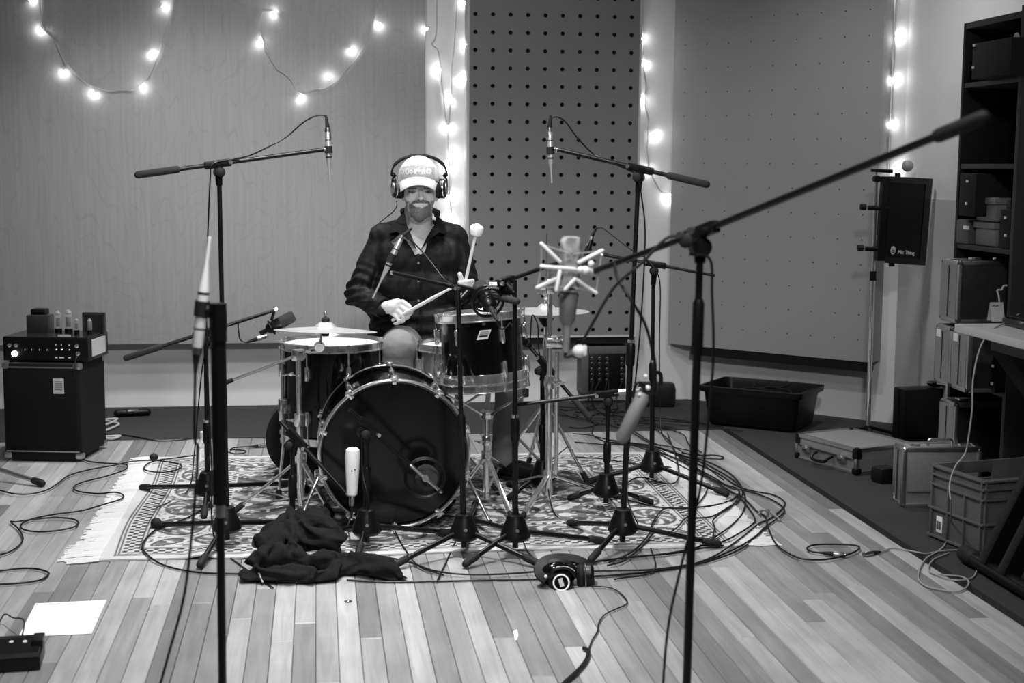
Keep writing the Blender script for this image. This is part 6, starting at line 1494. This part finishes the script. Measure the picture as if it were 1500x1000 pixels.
# coin-like floor socket and a small white patch
fp_ = fl(510, 881); fs2 = thing('floor_screw', 'small dark brass screw plate set in the floorboards before the jacket', 'screw plate', fp_)
part('plate', MB().lathe([(.012, .0), (.012, .002), (.008, .003)], fp_, n=16), 'dark_steel', fs2); part('screw_head', MB().ball(fp_+V((0, 0, .003)), (.004, .004, .002), 10, 6), 'chrome', fs2)
tq = [fl(752, 925), fl(757, 922), fl(759, 930), fl(757.5, 937), fl(754.5, 938), fl(753, 931)]
solo('white_patch', MB().prism([(p.x, p.y) for p in tq], (0, 0, .0005), (1, 0, 0), (0, 1, 0), (0, 0, 1), .0008), 'paper_white', 'small white patch lying on the floorboards', 'tape', smooth=False)
# knotted strap round the cable bundle
kn = fl(1122, 758); solo('cable_strap', MB().tube(spline([fl(1112, 757)+V((0, 0, .01)), fl(1116, 755)+V((0, 0, .022)), fl(1124, 754.5)+V((0, 0, .022)), fl(1130, 755)+V((0, 0, .012)), fl(1138, 760)+V((0, 0, .006)), fl(1143, 765)+V((0, 0, .005))], 5), .006, 6).ring(fl(1119, 757)+V((0, 0, .014)), (.6, .8, .2), .016, .0055, 16, 6), 'grey_plastic', 'pale strap knotted around the bundle of black cables', 'strap')

# ------------------------------------------------------------------ cables on the floor
def conv(pts, s, ox, oy): return [(ox+x/s, oy+y/s) for x, y in pts]
c = lambda pts: conv(pts, 4.1667, 0, 600)
cable('long black cable snaking from the speaker cabinet in wide bends to a loop', c([(470, 272), (520, 305), (600, 320), (720, 326), (775, 345), (760, 375), (640, 405), (500, 440), (450, 470), (480, 495), (600, 508), (700, 512), (752, 530), (735, 555), (640, 585), (500, 612), (330, 635), (200, 662), (130, 695), (140, 725), (220, 740), (330, 735), (440, 715), (478, 690), (450, 665), (350, 655), (230, 662), (100, 680), (65, 680), (110, 720), (140, 780), (110, 830), (40, 870), (-60, 890)]), .0032)
cable('black cable running from the left over the rug corner with a round plug', c([(-60, 480), (0, 490), (80, 510), (180, 512), (280, 490), (350, 450), (420, 400), (540, 365), (680, 340), (800, 325), (920, 318), (1010, 325), (1090, 340), (1107, 360), (1050, 385), (950, 390), (880, 372), (900, 340), (960, 318), (1050, 305), (1200, 286), (1290, 280)]), .0032)
solo('round_plug', MB().ball(fl(225.5, 676)+V((0, 0, .022)), (.02, .017, .017), 14, 10), 'black_rubber', 'round black plug resting on the rug corner by the amplifier', 'plug')
cable('thin black cable lying along the edge of the back carpet', c([(610, 147), (720, 142), (850, 160), (960, 180), (1100, 176), (1200, 166), (1500, 160), (1640, 162)]), .003)
cable('black cable curling off the rug front to the crumpled jacket', c([(1290, 560), (1250, 600), (1150, 660), (1050, 700), (960, 730), (890, 790), (870, 840), (900, 890), (980, 930), (1100, 965), (1250, 985), (1490, 992), (1560, 1000)]), .0034)
solo('round_plug', MB().ball(fl(229, 776)+V((0, 0, .026)), (.021, .02, .02), 14, 10), 'black_rubber', 'round black plug on the rug near its front left corner', 'plug')
cable('black cable loop at the left edge of the floorboards near the paper', conv([(-40, 248), (0, 245), (120, 230), (230, 230), (310, 250), (322, 270), (270, 305), (150, 325), (0, 335), (-40, 338)], 4.545, 0, 780), .0034)
cable('thin lead rising out of the black floor pedal', [fl(-10, 935)+V((0, 0, .004)), fl(2, 916)+V((0, 0, .02)), fl(9, 914)+V((0, 0, .03)), fl(20, 922)+V((0, 0, .035)), fl(36, 934)+V((0, 0, .05)), pc-u*.07+v*.05+V((0, 0, .045))], .0022)
cable('short black cable with a silver plug curled behind the rug', conv([(1145, 412), (1220, 430), (1290, 424), (1292, 408), (1210, 402), (1185, 392), (1210, 375), (1280, 368), (1345, 366), (1390, 362)], 5, 100, 580), .003, plugs=(1,))
cable('black cable crossing the front of the rug from jacket to overhead stand', [(505, 822), (530, 816), (560, 815), (600, 823), (640, 836), (700, 841), (790, 836), (860, 824), (900, 818), (960, 812), (1010, 805), (1060, 798)], .0032)
cable('black cable lying straight along the boards in front of the kick stand', [(508, 846), (560, 849), (640, 848), (720, 846), (790, 845), (870, 841), (930, 837), (990, 829), (1045, 812), (1088, 786), (1112, 764), (1128, 757), (1146, 742), (1149, 732), (1132, 722), (1100, 716), (1078, 708), (1050, 690), (1010, 672), (960, 655), (905, 648)], .0032)
r_ = lambda pts: conv(pts, 3.847, 900, 640)
cable('outermost black cable of the bundle sweeping around the rug', r_([(-40, 10), (80, 25), (250, 62), (400, 100), (520, 130), (640, 190), (710, 260), (738, 340), (722, 420), (660, 500), (560, 570), (440, 625), (300, 650), (100, 665), (-60, 690)]), .0033)
cable('black bundle cable bulging out past the pale strap', r_([(-60, 20), (100, 45), (260, 90), (420, 150), (560, 222), (660, 282), (720, 292), (850, 330), (940, 380), (957, 412), (920, 450), (850, 500), (800, 560), (700, 612), (550, 678), (400, 715), (200, 740), (0, 745), (-120, 748)]), .0033)
cable('black bundle cable hugging the rug fringe in a tight bend', r_([(240, 92), (400, 170), (540, 232), (640, 292), (700, 330), (760, 400), (792, 460), (760, 512), (650, 578), (550, 602), (480, 605)]), .0033)
cable('black cable leaving the bundle to a coiled end with silver plug', r_([(60, 40), (150, 68), (300, 112), (450, 172), (560, 240), (640, 302), (720, 334), (800, 412), (850, 445), (868, 510), (905, 590), (960, 640), (1050, 680), (1150, 688), (1230, 680), (1320, 657), (1378, 628), (1362, 608), (1250, 601), (1130, 604), (1086, 622), (1110, 641), (1180, 650), (1235, 655)]), .0033, plugs=(1,))
cable('black cable looping over the rug around the overhead stand base', r_([(300, -20), (330, 60), (355, 150), (362, 232), (330, 270), (260, 265), (180, 240), (120, 240), (70, 270), (40, 320), (40, 380), (55, 440), (90, 470)]), .003)
cable('black cable from the bundle reaching across the rug to the stand foot', r_([(60, 350), (150, 375), (260, 397), (400, 403), (560, 385), (650, 350), (700, 310), (690, 280), (600, 250), (480, 190)]), .0033)
cable('black cable bending in from the fringe under the foreground stand', r_([(440, 462), (550, 450), (640, 400), (700, 350), (722, 300), (690, 250), (600, 190), (480, 130), (330, 85)]), .0033)
cable('black cable in the lower bundle sweeping left past the floor headphones', r_([(-110, 775), (0, 770), (200, 750), (400, 720), (540, 690), (680, 640), (760, 590), (850, 505), (860, 470)]), .0033)
cable('wavy black cable crossing the rug corner toward the headphones', r_([(-30, 700), (100, 640), (190, 560), (215, 490), (260, 425), (300, 405), (380, 402), (450, 400), (500, 345), (525, 300)]), .003)
cable('black cable winding along the front of the overhead stand foot', r_([(-40, 720), (60, 690), (160, 610), (230, 545), (290, 552), (350, 520), (400, 465), (460, 440)]), .003)
cable('black cable trailing from the bundle behind the foreground pole', r_([(560, 605), (555, 570), (565, 520), (555, 480), (600, 440), (660, 390), (710, 320)]), .003)
cable('short black loop of cable peeking out beside the bundle', r_([(380, 80), (470, 92), (560, 92), (612, 102), (600, 115), (540, 112), (470, 108)]), .003)
# tangle behind the kit
b_ = lambda pts: conv(pts, 7.5, 850, 560)
tang = [('in a slack line toward the corner tub', [(-60, 640), (120, 655), (300, 670), (540, 660), (760, 700), (1000, 760), (1180, 860), (1300, 960)]),
        ('hugging the carpet edge behind the low stand', [(-120, 480), (0, 490), (130, 470), (250, 400), (270, 340), (180, 335), (110, 380), (150, 440), (330, 460), (560, 540), (760, 650), (960, 690), (1200, 740), (1350, 800)]),
        ('swinging wide in a hook by the foreground pole', [(640, 430), (780, 450), (900, 490), (1050, 530), (1150, 580), (1180, 650), (1230, 700), (1330, 760)]),
        ('dropping across the fringe of the rug', [(680, 370), (760, 450), (860, 530), (980, 640), (1060, 780), (1180, 900)]),
        ('running through the middle of the heap', [(-80, 560), (60, 570), (160, 590), (280, 620), (420, 640), (560, 660), (740, 700), (900, 740), (1100, 790), (1260, 850)]),
        ('curling back in a loop near the low stand', [(140, 480), (130, 540), (180, 590), (300, 640), (450, 660), (620, 700), (800, 720), (1000, 790), (1150, 850)]),
        ('coming down from the stage box in a curve', [(330, 360), (400, 380), (480, 390), (520, 330), (440, 300), (360, 320), (380, 420), (460, 470), (600, 530), (740, 620), (880, 680)]),
        ('stretched flat along the top of the rug', [(-60, 825), (100, 835), (280, 850), (450, 880), (560, 895), (700, 910), (860, 925), (1000, 940)])]
for lb, q in tang: cable('black cable of the far heap %s' % lb, b_(q), .003, group=None)
for k, (x, y) in enumerate(((867, 533), (867, 549), (878.5, 541), (889.5, 533), (911, 541), (889.5, 549))):
    p = aY(x, y, YB_-.01); lb = ('outermost by the pegboard', 'lowest by the pegboard', 'in the second column', 'high in the third column', 'in the single far column', 'low in the third column')[k]
    e = fl(820+k*24, 608+5*(k % 3), .01)
    cable('black cable plugged into the stage box %s' % lb, [p, p+V((-.01, -.09, -.03)), p+V((-.03-.02*k % .05, -.14, -.14)), p+V((-.05, -.16, -.22)), V((e.x-.05, e.y+.25, .02)), V((e.x, e.y, .012)), V((e.x+.25, e.y-.12, .012)), V((e.x+.45, e.y-.3, .012))], .0032, plugs=())
# grey lead hanging from the table
q = fl(1484, 472, TZ)
g_ = lambda pts: [fl(1300+x/3.846, 640+y/3.846, .006) for x, y in pts]
cable('grey lead hanging from the white table down onto the boards in loops', [V((q.x+.02, q.y, TZ+.03)), aY(1478, 470, 4.72), aY(1455, 482, 4.6), aY(1440, 500, 4.52), aY(1431, 525, 4.48), aY(1425, 560, 4.46), aY(1424, 600, 4.45), aY(1418, 645, 4.45), aY(1413, 665, 4.45), aY(1399, 684, 4.44), aY(1391, 710, 4.42), aY(1393, 740, 4.4)]+g_([(352, 520), (330, 590), (300, 632), (220, 682), (182, 740), (176, 800), (220, 840), (300, 860), (390, 870), (440, 850), (458, 815), (420, 787), (330, 776), (250, 765), (232, 735), (260, 690), (345, 652)]), .0028, m='cable_grey', name='grey_lead')
cable('grey lead joining the silver plug and circling on the carpet edge', [fl(1277, 810, .008), fl(1290, 808, .006)]+g_([(0, 632), (60, 628), (150, 645), (220, 655), (300, 642), (400, 637), (460, 655), (500, 700), (500, 760), (470, 795), (400, 806), (320, 792), (240, 760)]), .0026, m='cable_grey', name='grey_lead', plugs=(0,))
# patch lead on the amplifier front
ab = amp_base+amp_rot @ V((.16, -.145, amp_h+.045))
cable('short black lead hanging from the valve amplifier jack down its cabinet', [ab, ab+V((0, -.02, -.01)), ab+V((-.006, -.04, -.05)), ab+V((-.012, -.045, -.11))], .0028, name='patch_lead')
